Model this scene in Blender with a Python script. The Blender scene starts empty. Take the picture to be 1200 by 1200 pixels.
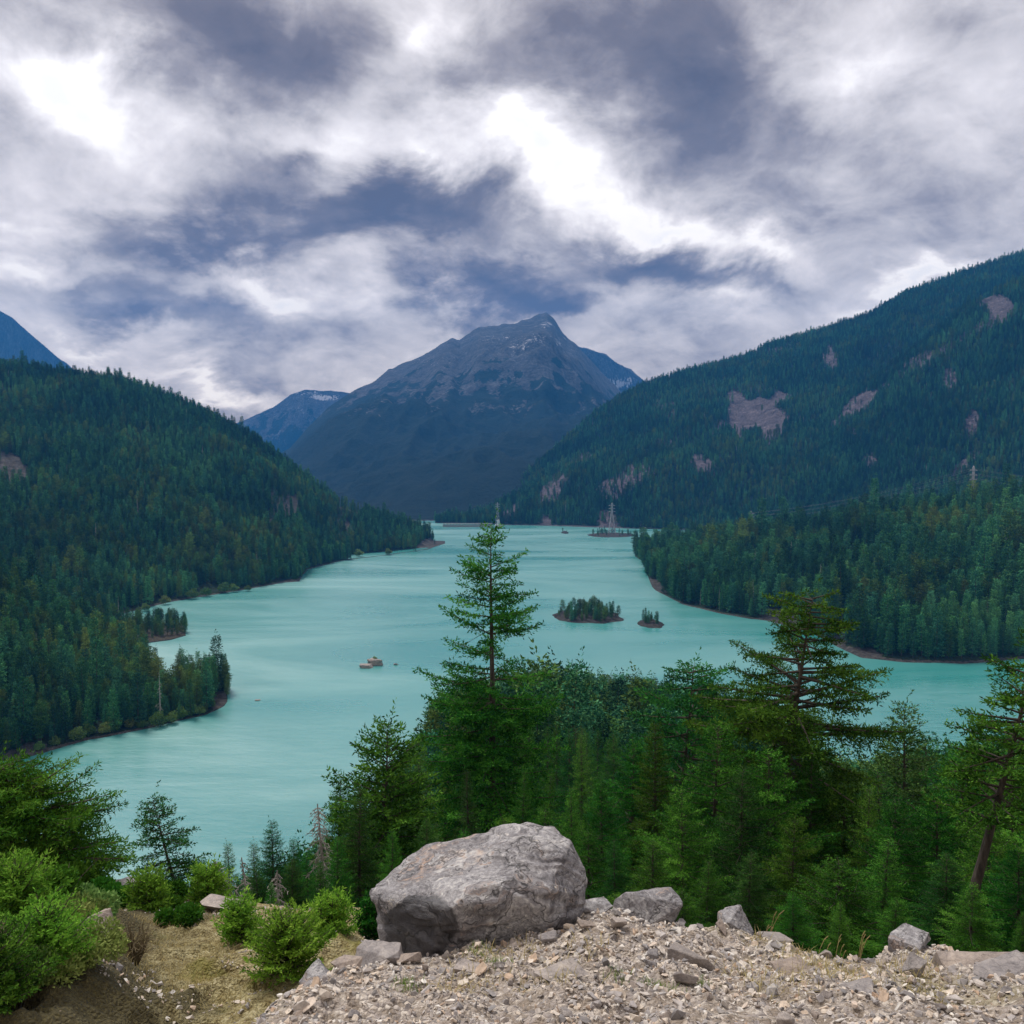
import bpy, bmesh, math, random
import numpy as np
from mathutils import Vector, Matrix

# ------------------------------------------------------------------ camera, sky, sun, exposure
C = bpy.context.scene
COL = C.collection
EYE, F, PITCH = 150.0, 1000.0, math.radians(2.75)      # eye height over the lake, focal length in photo pixels (1200 wide)
cp, sp = math.cos(PITCH), math.sin(PITCH)
cam = bpy.data.cameras.new('camera')
cam.sensor_width = 36.0
cam.lens = 36.0 * F / 1200.0
cam.clip_start, cam.clip_end = 0.1, 60000.0
camo = bpy.data.objects.new('camera', cam)
COL.objects.link(camo)
camo.location = (0, 0, EYE)
camo.rotation_euler = (math.pi / 2 - PITCH, 0, 0)
C.camera = camo

SUN_EL, SUN_AZ = math.radians(58), math.radians(-40)    # azimuth from +Y towards +X
sl = bpy.data.lights.new('sun', 'SUN')
sl.energy, sl.angle, sl.color = 2.2, math.radians(16), (1.0, 0.95, 0.88)
so = bpy.data.objects.new('sun', sl)
COL.objects.link(so)
sd = Vector((math.sin(SUN_AZ) * math.cos(SUN_EL), math.cos(SUN_AZ) * math.cos(SUN_EL), math.sin(SUN_EL)))
so.rotation_euler = sd.to_track_quat('Z', 'Y').to_euler()

C.view_settings.view_transform = 'Standard'
C.view_settings.look = 'None'
C.view_settings.exposure = 0.72
C.view_settings.gamma = 1.0
cy = C.cycles
cy.max_bounces, cy.diffuse_bounces, cy.glossy_bounces = 4, 2, 2
cy.transmission_bounces, cy.transparent_max_bounces, cy.volume_bounces = 2, 4, 0
cy.use_denoising = True
cy.caustics_reflective = cy.caustics_refractive = False


class NT:
    """small helper round a node tree"""
    def __init__(s, tree):
        s.t = tree
        tree.nodes.clear()

    def n(s, kind, **kw):
        nd = s.t.nodes.new(kind)
        for k, v in kw.items():
            setattr(nd, k, v)
        return nd

    def l(s, a, b):
        s.t.links.new(a, b)

    def put(s, sock, v):
        if hasattr(v, 'is_output') or isinstance(v, bpy.types.NodeSocket):
            s.l(v, sock)
        else:
            sock.default_value = v

    def math(s, op, a, b=None, c=None, clamp=False):
        nd = s.n('ShaderNodeMath', operation=op, use_clamp=clamp)
        s.put(nd.inputs[0], a)
        if b is not None: s.put(nd.inputs[1], b)
        if c is not None: s.put(nd.inputs[2], c)
        return nd.outputs[0]

    def vmath(s, op, a, b=None):
        nd = s.n('ShaderNodeVectorMath', operation=op)
        s.put(nd.inputs[0], a)
        if b is not None: s.put(nd.inputs[1], b)
        return nd.outputs['Value'] if op in ('DOT_PRODUCT', 'LENGTH') else nd.outputs[0]

    def noise(s, vec, scale, detail=4, rough=0.55, dist=0.0, out=0):
        nd = s.n('ShaderNodeTexNoise')
        if vec is not None: s.l(vec, nd.inputs['Vector'])
        nd.inputs['Scale'].default_value = scale
        nd.inputs['Detail'].default_value = detail
        nd.inputs['Roughness'].default_value = rough
        nd.inputs['Distortion'].default_value = dist
        return nd.outputs[out]

    def voro(s, vec, scale, feature='F1', out='Distance', rnd=1.0):
        nd = s.n('ShaderNodeTexVoronoi', feature=feature)
        if vec is not None: s.l(vec, nd.inputs['Vector'])
        nd.inputs['Scale'].default_value = scale
        nd.inputs['Randomness'].default_value = rnd
        return nd.outputs[out]

    def ramp(s, fac, stops, interp='LINEAR'):
        nd = s.n('ShaderNodeValToRGB')
        nd.color_ramp.interpolation = interp
        el = nd.color_ramp.elements
        while len(el) < len(stops): el.new(0.5)
        for e, (p, c) in zip(el, stops):
            e.position = p
            e.color = tuple(c) + (1,) if len(c) == 3 else c
        s.put(nd.inputs[0], fac)
        return nd.outputs[0]

    def mr(s, v, a, b, c=0.0, d=1.0, smooth=False):
        nd = s.n('ShaderNodeMapRange', interpolation_type='SMOOTHSTEP' if smooth else 'LINEAR')
        s.put(nd.inputs[0], v)
        for i, x in zip((1, 2, 3, 4), (a, b, c, d)): nd.inputs[i].default_value = x
        return nd.outputs[0]

    def mix(s, f, a, b, blend='MIX'):
        nd = s.n('ShaderNodeMix', data_type='RGBA', blend_type=blend)
        s.put(nd.inputs[0], f)
        for sock, v in ((nd.inputs[6], a), (nd.inputs[7], b)):
            if isinstance(v, (tuple, list)): sock.default_value = tuple(v) + (1,) if len(v) == 3 else v
            else: s.l(v, sock)
        return nd.outputs[2]

    def attr(s, name, out='Fac'):
        return s.n('ShaderNodeAttribute', attribute_name=name).outputs[out]

    def bump(s, h, strength, dist):
        nd = s.n('ShaderNodeBump')
        nd.inputs['Strength'].default_value = strength
        nd.inputs['Distance'].default_value = dist
        s.l(h, nd.inputs['Height'])
        return nd.outputs[0]


# the sky: a physical sky seen through rifts of a broken overcast whose cloud masses have places in the world
W = bpy.data.worlds.new('World')
C.world = W
W.use_nodes = True
t = NT(W.node_tree)
sky = t.n('ShaderNodeTexSky', sky_type='NISHITA')
sky.sun_disc = False
sky.sun_elevation, sky.sun_rotation = SUN_EL, SUN_AZ
dirv = t.n('ShaderNodeTexCoord').outputs['Generated']
FW, UP = (0, cp, -sp), (0, sp, cp)
fw = t.math('MAXIMUM', t.math('ABSOLUTE', t.vmath('DOT_PRODUCT', dirv, FW)), 0.12)
uu = t.math('DIVIDE', t.vmath('DOT_PRODUCT', dirv, (1, 0, 0)), fw)
ww = t.math('DIVIDE', t.vmath('DOT_PRODUCT', dirv, UP), fw)
cb = t.n('ShaderNodeCombineXYZ')
t.l(uu, cb.inputs[0]); t.l(ww, cb.inputs[1])
uv = cb.outputs[0]
sep = t.n('ShaderNodeSeparateXYZ'); t.l(dirv, sep.inputs[0])
zz = t.math('ADD', t.math('MAXIMUM', sep.outputs[2], 0.0), 0.42)
cb2 = t.n('ShaderNodeCombineXYZ')
t.l(t.math('DIVIDE', sep.outputs[0], zz), cb2.inputs[0])
t.l(t.math('DIVIDE', sep.outputs[1], zz), cb2.inputs[1])
pl = cb2.outputs[0]
warpc = t.noise(pl, 3.4, 10, 0.60, 0.3, out=1)
warp = t.vmath('SUBTRACT', warpc, (0.5, 0.5, 0.5))
wsc = t.n('ShaderNodeVectorMath', operation='SCALE'); t.l(warp, wsc.inputs[0]); wsc.inputs[3].default_value = 0.27
uvw = t.vmath('ADD', uv, wsc.outputs[0])
BLOBS = [  # photo px, py, rx, ry, rotation deg, amount
    (85, 85, 150, 85, -35, .70), (150, 60, 90, 60, -20, .2), (20, 30, 120, 60, 0, -.12), (300, 30, 260, 110, -8, -.42), (440, 120, 80, 120, 20, .18),
    (495, 30, 60, 90, 0, .38), (390, 160, 130, 45, -10, .26), (330, 178, 110, 34, 0, -.36), (240, 155, 60, 30, 0, -.1), (430, 238, 220, 50, -4, -.46),
    (230, 265, 280, 46, 6, -.34), (540, 265, 160, 60, -10, -.24), (510, 195, 60, 60, 0, .26), (615, 185, 120, 75, -20, .50), (760, 258, 140, 55, -16, .52),
    (790, 95, 190, 130, -25, -.46), (640, 60, 120, 110, 0, -.20), (560, 110, 90, 60, 0, -.14), (1020, 70, 200, 70, 10, .20), (1050, 200, 300, 130, 10, -.12),
    (960, 215, 90, 70, 0, .10), (880, 285, 120, 45, -20, .34), (585, 345, 135, 52, -8, -.60), (625, 368, 75, 22, 0, -.40), (520, 330, 60, 36, -20, -.2), (740, 305, 110, 50, -20, -.40),
    (860, 325, 190, 34, -4, -.22), (740, 390, 70, 60, 0, .10), (850, 365, 130, 34, 10, .22), (1090, 325, 130, 26, 6, .55), (1000, 335, 60, 24, 0, .12),
    (325, 335, 120, 38, -12, .50), (20, 300, 110, 55, -20, .42), (80, 345, 130, 40, -5, -.2), (220, 365, 130, 42, 0, -.22), (160, 395, 110, 26, 0, -.22),
    (270, 468, 120, 30, -14, .40), (110, 425, 100, 20, 0, .22), (440, 345, 50, 60, 0, .18), (300, 410, 160, 50, 0, -.12), (40, 215, 160, 50, 0, .08),
    (1150, 20, 90, 50, 0, -.12), (330, 440, 80, 40, 0, -.06), (480, 400, 100, 50, 0, .06),
]
acc = None
for (bx, by, rx, ry, rot, am) in BLOBS:
    mp = t.n('ShaderNodeMapping', vector_type='TEXTURE')
    t.l(uvw, mp.inputs[0])
    mp.inputs[1].default_value = ((bx - 600) / F, (600 - by) / F, 0)
    mp.inputs[2].default_value = (0, 0, math.radians(rot))
    mp.inputs[3].default_value = (rx * 1.35 / F, ry * 1.35 / F, 1)
    g = t.n('ShaderNodeTexGradient', gradient_type='QUADRATIC_SPHERE')
    t.l(mp.outputs[0], g.inputs[0])
    acc = t.math('MULTIPLY_ADD', g.outputs['Fac'], am * 1.25, acc if acc is not None else 0.635)
n1 = t.noise(pl, 2.1, 9, 0.55, 0.4)
n2 = t.noise(pl, 6.5, 8, 0.60, 0.5)
n3 = t.noise(pl, 17.0, 8, 0.66, 0.6)
n4 = t.math('ABSOLUTE', t.math('SUBTRACT', t.noise(pl, 4.2, 8, .58, 1.2), .5))
val = t.math('ADD', acc, t.math('MULTIPLY', t.math('SUBTRACT', n1, 0.5), 0.80))
val = t.math('ADD', val, t.math('MULTIPLY', t.math('SUBTRACT', n2, 0.5), 0.66))
val = t.math('ADD', val, t.math('MULTIPLY', t.math('SUBTRACT', n3, 0.5), 0.26))
val = t.math('ADD', val, t.math('MULTIPLY', t.math('SUBTRACT', 0.09, n4), .30))
# rightwards the cloud deck is a little bluer
cloud = t.ramp(t.math('MULTIPLY', val, 0.8), [(0.04, (.105, .092, .105)), (0.24, (.170, .150, .160)), (0.38, (.33, .305, .312)), (0.52, (.58, .558, .565)), (0.68, (.84, .82, .84)), (0.82, (1.12, 1.12, 1.13))])
warm = t.mix(t.mr(sep.outputs[2], 0.0, 0.42, 1.0, 0.0, True), (1.04, .99, .945), (1.27, 1.10, .90))
cloud = t.mix(1.0, cloud, warm, 'MULTIPLY')
cl10 = t.n('ShaderNodeVectorMath', operation='SCALE'); t.l(cloud, cl10.inputs[0]); cl10.inputs[3].default_value = 10.0
rift = t.mr(val, 1.08, 1.35, 1.0, 0.86, True)
skycol = t.mix(rift, sky.outputs[0], cl10.outputs[0])
bg = t.n('ShaderNodeBackground')
t.l(skycol, bg.inputs[0])
bg.inputs[1].default_value = 0.085
t.l(bg.outputs[0], t.n('ShaderNodeOutputWorld').inputs[0])


# ------------------------------------------------------------------ helpers
def ray(px, py):
    u, w = (px - 600) / F, (600 - py) / F
    return np.array([u, cp + w * sp, -sp + w * cp])


def at(px, py, d):
    r = ray(px, py)
    return np.array([0, 0, EYE]) + r * (d / r[1])


def on_water(px, py, z=0.0):
    r = ray(px, py)
    return np.array([0, 0, EYE]) + r * ((z - EYE) / r[2])


def proj(P):
    P = np.asarray(P, float)
    q = P - np.array([0, 0, EYE])
    f = np.maximum(q[..., 1] * cp - q[..., 2] * sp, 1e-6)
    return 600 + F * q[..., 0] / f, 600 - F * (q[..., 1] * sp + q[..., 2] * cp) / f


def hsh(ix, iy, iz, seed):
    h = (ix * 374761393 + iy * 668265263 + iz * 2147483647 + seed * 1274126177).astype(np.int64) & 0xffffffff
    h = ((h ^ (h >> 13)) * 1274126177) & 0xffffffff
    h = ((h ^ (h >> 16)) * 2246822519) & 0xffffffff
    return ((h ^ (h >> 15)) & 0xffff) / 65535.0


def vnoise(p, seed=0):
    p = np.asarray(p, float)
    i = np.floor(p).astype(np.int64)
    f = p - i
    f = f * f * f * (f * (f * 6 - 15) + 10)
    r = 0
    for dx in (0, 1):
        for dy in (0, 1):
            for dz in (0, 1):
                w = (f[:, 0] if dx else 1 - f[:, 0]) * (f[:, 1] if dy else 1 - f[:, 1]) * (f[:, 2] if dz else 1 - f[:, 2])
                r = r + w * hsh(i[:, 0] + dx, i[:, 1] + dy, i[:, 2] + dz, seed)
    return r * 2 - 1


def fbm(p, seed=0, oct=4, gain=0.5, ridged=False):
    p = np.asarray(p, float)
    if p.shape[1] == 2: p = np.column_stack([p, np.zeros(len(p))])
    s, a, tot = 0, 1.0, 0
    for k in range(oct):
        n = vnoise(p * (2.03 ** k) + 17.3 * k, seed + k)
        if ridged: n = 1 - 2 * np.abs(n)
        s = s + a * n
        tot += a
        a *= gain
    return s / tot


def sstep(a, b, x):
    q = np.clip((x - a) / (b - a), 0, 1)
    return q * q * (3 - 2 * q)


def tag(o, label=None, cat=None, group=None, kind=None):
    if label: o['label'] = label
    if cat: o['category'] = cat
    if group: o['group'] = group
    if kind: o['kind'] = kind
    return o


def mesh(name, v, f, m=None, smooth=False, attrs=None):
    """v (n,3); f either an (k,3|4) int array or list of lists"""
    me = bpy.data.meshes.new(name)
    v = np.asarray(v, np.float32)
    if isinstance(f, np.ndarray) and f.ndim == 2:
        k, c = f.shape
        me.vertices.add(len(v)); me.vertices.foreach_set('co', v.ravel())
        me.loops.add(k * c); me.loops.foreach_set('vertex_index', f.astype(np.int32).ravel())
        me.polygons.add(k); me.polygons.foreach_set('loop_start', np.arange(0, k * c, c, dtype=np.int32))
        me.update(calc_edges=True)
    else:
        me.from_pydata(v.tolist(), [], [list(map(int, q)) for q in f])
    if attrs:
        for an, (dom, arr) in attrs.items():
            ty = 'INT' if np.asarray(arr).dtype.kind == 'i' else 'FLOAT'
            a = me.attributes.new(an, ty, dom)
            a.data.foreach_set('value', np.asarray(arr, np.int32 if ty == 'INT' else np.float32))
    if smooth and len(me.polygons): me.polygons.foreach_set('use_smooth', np.ones(len(me.polygons), bool))
    if m: me.materials.append(m)
    return me


def obj(name, me, parent=None, loc=None):
    o = bpy.data.objects.new(name, me)
    COL.objects.link(o)
    if parent: o.parent = parent
    if loc is not None: o.location = tuple(float(q) for q in loc)
    return o


def empty(name, loc, rz=0.0):
    o = bpy.data.objects.new(name, None)
    COL.objects.link(o)
    o.empty_display_size = 0.2
    o.location = tuple(float(q) for q in loc)
    o.rotation_euler = (0, 0, rz)
    return o


class MB:
    """collects boxes and bars into one mesh"""
    def __init__(s): s.v, s.f, s.n = [], [], 0

    def add(s, v, f):
        s.v.append(np.asarray(v, float)); s.f += [[i + s.n for i in q] for q in f]; s.n += len(v)

    def box(s, x0, x1, y0, y1, z0, z1):
        s.add([(x, y, z) for z in (z0, z1) for y in (y0, y1) for x in (x0, x1)],
              [(0, 2, 3, 1), (4, 5, 7, 6), (0, 1, 5, 4), (2, 6, 7, 3), (0, 4, 6, 2), (1, 3, 7, 5)])

    def bar(s, a, b, r, r2=None, k=4):
        a, b = np.asarray(a, float), np.asarray(b, float)
        r2 = r if r2 is None else r2
        d = b - a
        d = d / (np.linalg.norm(d) + 1e-9)
        u = np.cross(d, (0, 0, 1) if abs(d[2]) < .9 else (1, 0, 0)); u /= np.linalg.norm(u)
        w = np.cross(d, u)
        an = np.arange(k) * 2 * math.pi / k + .4
        ring = np.outer(np.cos(an), u) + np.outer(np.sin(an), w)
        s.add(np.vstack([a + ring * r, b + ring * r2]), [(i, (i + 1) % k, k + (i + 1) % k, k + i) for i in range(k)] + [tuple(range(k))[::-1], tuple(range(k, 2 * k))])

    def mesh(s, name, m, smooth=False): return mesh(name, np.vstack(s.v), s.f, m, smooth)


def tube(pts, rad, k=6):
    """tapered tube through pts -> verts, quads"""
    pts = np.asarray(pts, float); n = len(pts)
    tan = np.gradient(pts, axis=0); tan /= np.linalg.norm(tan, axis=1, keepdims=True) + 1e-9
    ref = np.array([0, 0, 1.0]) if abs(tan[0, 2]) < .8 else np.array([1.0, 0, 0])
    u = np.cross(tan, ref); u /= np.linalg.norm(u, axis=1, keepdims=True) + 1e-9
    w = np.cross(tan, u)
    an = np.arange(k) * 2 * math.pi / k
    v = pts[:, None] + (np.cos(an)[None, :, None] * u[:, None] + np.sin(an)[None, :, None] * w[:, None]) * np.asarray(rad)[:, None, None]
    i = np.arange(n - 1)[:, None] * k; j = np.arange(k)[None]; j2 = (j + 1) % k
    f = np.stack([i + j, i + j2, i + k + j2, i + k + j], -1).reshape(-1, 4)
    return v.reshape(-1, 3), f


class Acc:
    def __init__(s): s.v, s.f, s.t, s.n = [], [], [], 0

    def add(s, v, f, tone=None):
        s.v.append(v); s.f.append(np.asarray(f) + s.n); s.n += len(v)
        s.t.append(np.full(len(f), .5) if tone is None else tone)

    def mesh(s, name, m, smooth=False):
        return mesh(name, np.vstack(s.v), np.vstack(s.f), m, smooth, {'tone': ('FACE', np.concatenate(s.t))})


# ------------------------------------------------------------------ materials
def material(name):
    m = bpy.data.materials.new(name)
    m.use_nodes = True
    q = NT(m.node_tree)
    b = q.n('ShaderNodeBsdfPrincipled')
    o = q.n('ShaderNodeOutputMaterial')
    q.l(b.outputs[0], o.inputs[0])
    return m, q, b


def foliage_mat(name, dark, mid, light, hue=.03, val=.35, trans=.25):
    m, q, b = material(name)
    rnd = q.n('ShaderNodeObjectInfo').outputs['Random']
    col = q.ramp(q.attr('tone'), [(0, dark), (.5, mid), (1, light)])
    hs = q.n('ShaderNodeHueSaturation')
    q.l(q.mr(rnd, 0, 1, .5 - hue, .5 + hue), hs.inputs['Hue'])
    hs.inputs['Saturation'].default_value = 1.0
    r2 = q.math('FRACT', q.math('MULTIPLY', rnd, 7.31))
    q.l(q.mr(r2, 0, 1, 1 - val, 1 + val), hs.inputs['Value'])
    tn = q.n('ShaderNodeAttribute', attribute_name='tint', attribute_type='INSTANCER').outputs['Fac']
    col = q.mix(q.mr(tn, 0, .8, 0, .45), col, tuple(min(1, x * .9) for x in (mid[0] * 2.6, mid[1] * 1.25, mid[2] * .7)))
    vm = q.n('ShaderNodeVectorMath', operation='SCALE'); q.l(col, vm.inputs[0]); q.l(q.math('ADD', 1.0, tn), vm.inputs[3])
    q.l(vm.outputs[0], hs.inputs['Color'])
    q.l(hs.outputs[0], b.inputs['Base Color'])
    b.inputs['Roughness'].default_value = .85
    b.inputs['Specular IOR Level'].default_value = .06
    if trans:
        tr = q.n('ShaderNodeBsdfTranslucent'); q.l(hs.outputs[0], tr.inputs[0])
        mx = q.n('ShaderNodeMixShader'); mx.inputs[0].default_value = trans
        q.l(b.outputs[0], mx.inputs[1]); q.l(tr.outputs[0], mx.inputs[2])
        out = [n for n in q.t.nodes if n.type == 'OUTPUT_MATERIAL'][0]
        q.l(mx.outputs[0], out.inputs[0])
    return m


M = {}
M['fir'] = foliage_mat('fir_needles', (.010, .056, .007), (.044, .165, .018), (.125, .32, .038), .025, .35)
M['firdark'] = foliage_mat('dark_fir_needles', (.008, .046, .010), (.028, .122, .022), (.075, .22, .036), .02, .3)
M['pine'] = foliage_mat('pine_needles', (.016, .064, .006), (.052, .150, .014), (.12, .24, .028), .02, .2)
M['young'] = foliage_mat('young_needles', (.06, .17, .018), (.16, .36, .035), (.30, .52, .07), .015, .15, .35)
M['far'] = foliage_mat('forest_needles', (.010, .058, .026), (.032, .135, .054), (.085, .235, .085), .035, .6, 0)
M['olive'] = foliage_mat('olive_needles', (.024, .070, .014), (.064, .135, .030), (.12, .21, .048), .03, .45, 0)
M['leaf'] = foliage_mat('broad_leaves', (.06, .12, .03), (.13, .21, .055), (.22, .30, .09), .04, .3, .2)
M['gorse'] = foliage_mat('dry_twigs', (.09, .07, .05), (.16, .12, .08), (.22, .17, .12), .03, .3, 0)
M['straw'] = foliage_mat('dry_grass', (.22, .17, .07), (.38, .31, .14), (.52, .44, .24), .02, .2, .3)
M['green_grass'] = foliage_mat('green_grass', (.08, .14, .03), (.16, .24, .06), (.28, .33, .10), .03, .2, .3)

m, q, b = material('bark'); M['bark'] = m
co = q.n('ShaderNodeTexCoord').outputs['Object']
mp = q.n('ShaderNodeMapping'); q.l(co, mp.inputs[0]); mp.inputs[3].default_value = (6, 6, 1.2)
nz = q.noise(mp.outputs[0], 2.5, 5, .65)
q.l(q.ramp(nz, [(.3, (.020, .016, .013)), (.6, (.075, .058, .045)), (.8, (.15, .125, .10))]), b.inputs['Base Color'])
q.l(q.bump(nz, .8, .05), b.inputs['Normal']); b.inputs['Roughness'].default_value = .9

m, q, b = material('dead_wood'); M['dead'] = m
co = q.n('ShaderNodeTexCoord').outputs['Object']
nz = q.noise(co, 3, 5, .65)
q.l(q.ramp(nz, [(.3, (.20, .18, .165)), (.7, (.46, .43, .40))]), b.inputs['Base Color'])
b.inputs['Roughness'].default_value = .9


def rock_nodes(q, vec, sc, cols, crack=.5):
    """layered, cracked stone: colour socket, height socket"""
    big = q.noise(vec, .8 * sc, 4, .6, .3)
    mid = q.noise(vec, 3.5 * sc, 6, .65, .4)
    fine = q.noise(vec, 16 * sc, 6, .7)
    v = q.math('ADD', q.math('MULTIPLY', big, .45), q.math('ADD', q.math('MULTIPLY', mid, .35), q.math('MULTIPLY', fine, .25)))
    col = q.ramp(v, cols)
    cr = q.voro(vec, 2.2 * sc, 'DISTANCE_TO_EDGE')
    crk = q.mr(cr, 0, .03, crack, 1)
    col = q.mix(1.0, col, crk, 'MULTIPLY')
    h = q.math('ADD', q.math('MULTIPLY', mid, .6), q.math('ADD', q.math('MULTIPLY', fine, .3), q.math('MULTIPLY', crk, .3)))
    return col, h


m, q, b = material('boulder_rock'); M['boulder'] = m
co = q.n('ShaderNodeTexCoord').outputs['Object']
wv = q.vmath('ADD', co, q.noise(co, 1.8, 4, .6, out=1))
mp = q.n('ShaderNodeMapping'); q.l(wv, mp.inputs[0]); mp.inputs[2].default_value = (math.radians(24), math.radians(14), 0); mp.inputs[3].default_value = (.8, 1.1, 3.6)
lay = mp.outputs[0]
big = q.noise(lay, 1.3, 6, .65, .5)
mid = q.noise(lay, 5, 7, .7, .5)
fine = q.noise(co, 26, 7, .72)
v = q.math('ADD', q.math('MULTIPLY', big, .4), q.math('ADD', q.math('MULTIPLY', mid, .4), q.math('MULTIPLY', fine, .3)))
col = q.ramp(v, [(.38, (.030, .028, .031)), (.45, (.090, .085, .091)), (.53, (.185, .176, .184)), (.60, (.31, .30, .305)), (.70, (.60, .58, .55))])
rust = q.math('MULTIPLY', q.mr(q.noise(lay, 1.6, 4, .6), .54, .68, 0, 1, True), q.mr(mid, .42, .62, 0, 1))
col = q.mix(q.math('MULTIPLY', rust, .7), col, (.40, .235, .13))
cream = q.mr(q.noise(wv, 7, 5, .7), .63, .70, 0, .8, True)
col = q.mix(cream, col, (.62, .55, .46))
geo = q.n('ShaderNodeSeparateXYZ'); q.l(co, geo.inputs[0])
wetn = q.math('ADD', q.noise(wv, 1.9, 5, .65), q.math('MULTIPLY', q.attr('stain'), .6))
wet = q.mr(wetn, .70, .86, 0, .86, True)
col = q.mix(wet, col, (.030, .028, .032))
cr2 = q.mr(q.math('ABSOLUTE', q.math('SUBTRACT', q.noise(lay, 2.2, 5, .6, .8), .5)), 0, .012, .35, 1)
crk = q.math('MULTIPLY', q.mr(q.voro(lay, 1.1, 'DISTANCE_TO_EDGE'), 0, .022, .22, 1), cr2)
col = q.mix(1.0, col, crk, 'MULTIPLY')
q.l(col, b.inputs['Base Color'])
h = q.math('ADD', q.math('MULTIPLY', mid, .8), q.math('ADD', q.math('MULTIPLY', fine, .35), q.math('MULTIPLY', crk, .5)))
q.l(q.bump(h, .6, .02), b.inputs['Normal'])
q.l(q.mr(wet, 0, .86, .85, .6), b.inputs['Roughness'])

m, q, b = material('stone'); M['stone'] = m
oi = q.n('ShaderNodeObjectInfo')
co = q.vmath('ADD', q.n('ShaderNodeTexCoord').outputs['Object'], oi.outputs['Location'])
col, h = rock_nodes(q, co, 5, [(.36, (.10, .092, .092)), (.5, (.26, .24, .235)), (.6, (.38, .35, .33)), (.72, (.52, .48, .44))], .7)
tint = q.ramp(oi.outputs['Random'], [(0, (.72, .72, .76)), (.35, (.9, .87, .84)), (.6, (.95, .84, .74)), (.8, (1.1, 1.04, .98)), (1, (.60, .55, .53))])
col = q.mix(1.0, col, tint, 'MULTIPLY')
q.l(col, b.inputs['Base Color']); q.l(q.bump(h, .6, .02), b.inputs['Normal']); b.inputs['Roughness'].default_value = .88

m, q, b = material('gravel'); M['gravel'] = m
oi = q.n('ShaderNodeObjectInfo')
rn = oi.outputs['Random']
col = q.ramp(rn, [(0, (.17, .16, .16)), (.2, (.42, .385, .37)), (.42, (.58, .52, .46)), (.6, (.66, .57, .47)), (.72, (.46, .32, .22)), (.85, (.76, .72, .66)), (1, (.26, .24, .24))])
co = q.n('ShaderNodeTexCoord').outputs['Object']
col = q.mix(1.0, col, q.ramp(q.noise(co, 3, 5, .7), [(.3, (.65, .65, .65)), (.7, (1.15, 1.15, 1.15))]), 'MULTIPLY')
q.l(col, b.inputs['Base Color']); b.inputs['Roughness'].default_value = .9

# ground of the ledge and of the slope under the wood
m, q, b = material('ground'); M['ground'] = m
co = q.n('ShaderNodeNewGeometry').outputs['Position']
n0 = q.noise(co, 1.3, 5, .6); n1 = q.noise(co, 9, 6, .7); n2 = q.noise(co, 45, 5, .7)
vor = q.voro(co, 22, 'F1', 'Color'); vd = q.voro(co, 22, 'DISTANCE_TO_EDGE')
chip = q.ramp(q.vmath('DOT_PRODUCT', vor, (.5, .3, .2)), [(.15, (.16, .145, .14)), (.4, (.38, .33, .30)), (.6, (.55, .48, .41)), (.85, (.70, .64, .57))])
dirt = q.ramp(n2, [(.3, (.13, .10, .075)), (.7, (.42, .345, .275))])
rub = q.mix(q.mr(n1, .42, .56, 0, 1), dirt, chip)
rub = q.mix(1.0, rub, q.mr(vd, 0, .012, .55, 1), 'MULTIPLY')
moss = q.ramp(q.math('ADD', q.math('MULTIPLY', n1, .6), q.math('MULTIPLY', n2, .4)), [(.34, (.06, .042, .018)), (.45, (.20, .155, .06)), (.54, (.38, .33, .17)), (.66, (.58, .52, .34))])
moss = q.mix(q.mr(n0, .52, .64, 0, .75, True), moss, q.ramp(n2, [(.3, (.10, .095, .012)), (.7, (.26, .235, .035))]))
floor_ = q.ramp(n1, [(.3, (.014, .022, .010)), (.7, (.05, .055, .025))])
heath = q.ramp(n2, [(.3, (.030, .026, .012)), (.55, (.085, .070, .026)), (.75, (.16, .135, .045))])
moss = q.mix(q.attr('heath'), moss, heath)
col = q.mix(q.attr('rubble'), moss, rub)
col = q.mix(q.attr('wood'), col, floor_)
q.l(col, b.inputs['Base Color'])
q.l(q.bump(q.math('ADD', q.math('ADD', n1, q.math('MULTIPLY', n2, .6)), q.math('MULTIPLY', vd, 2.0)), .8, .04), b.inputs['Normal'])
b.inputs['Roughness'].default_value = .95


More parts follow.
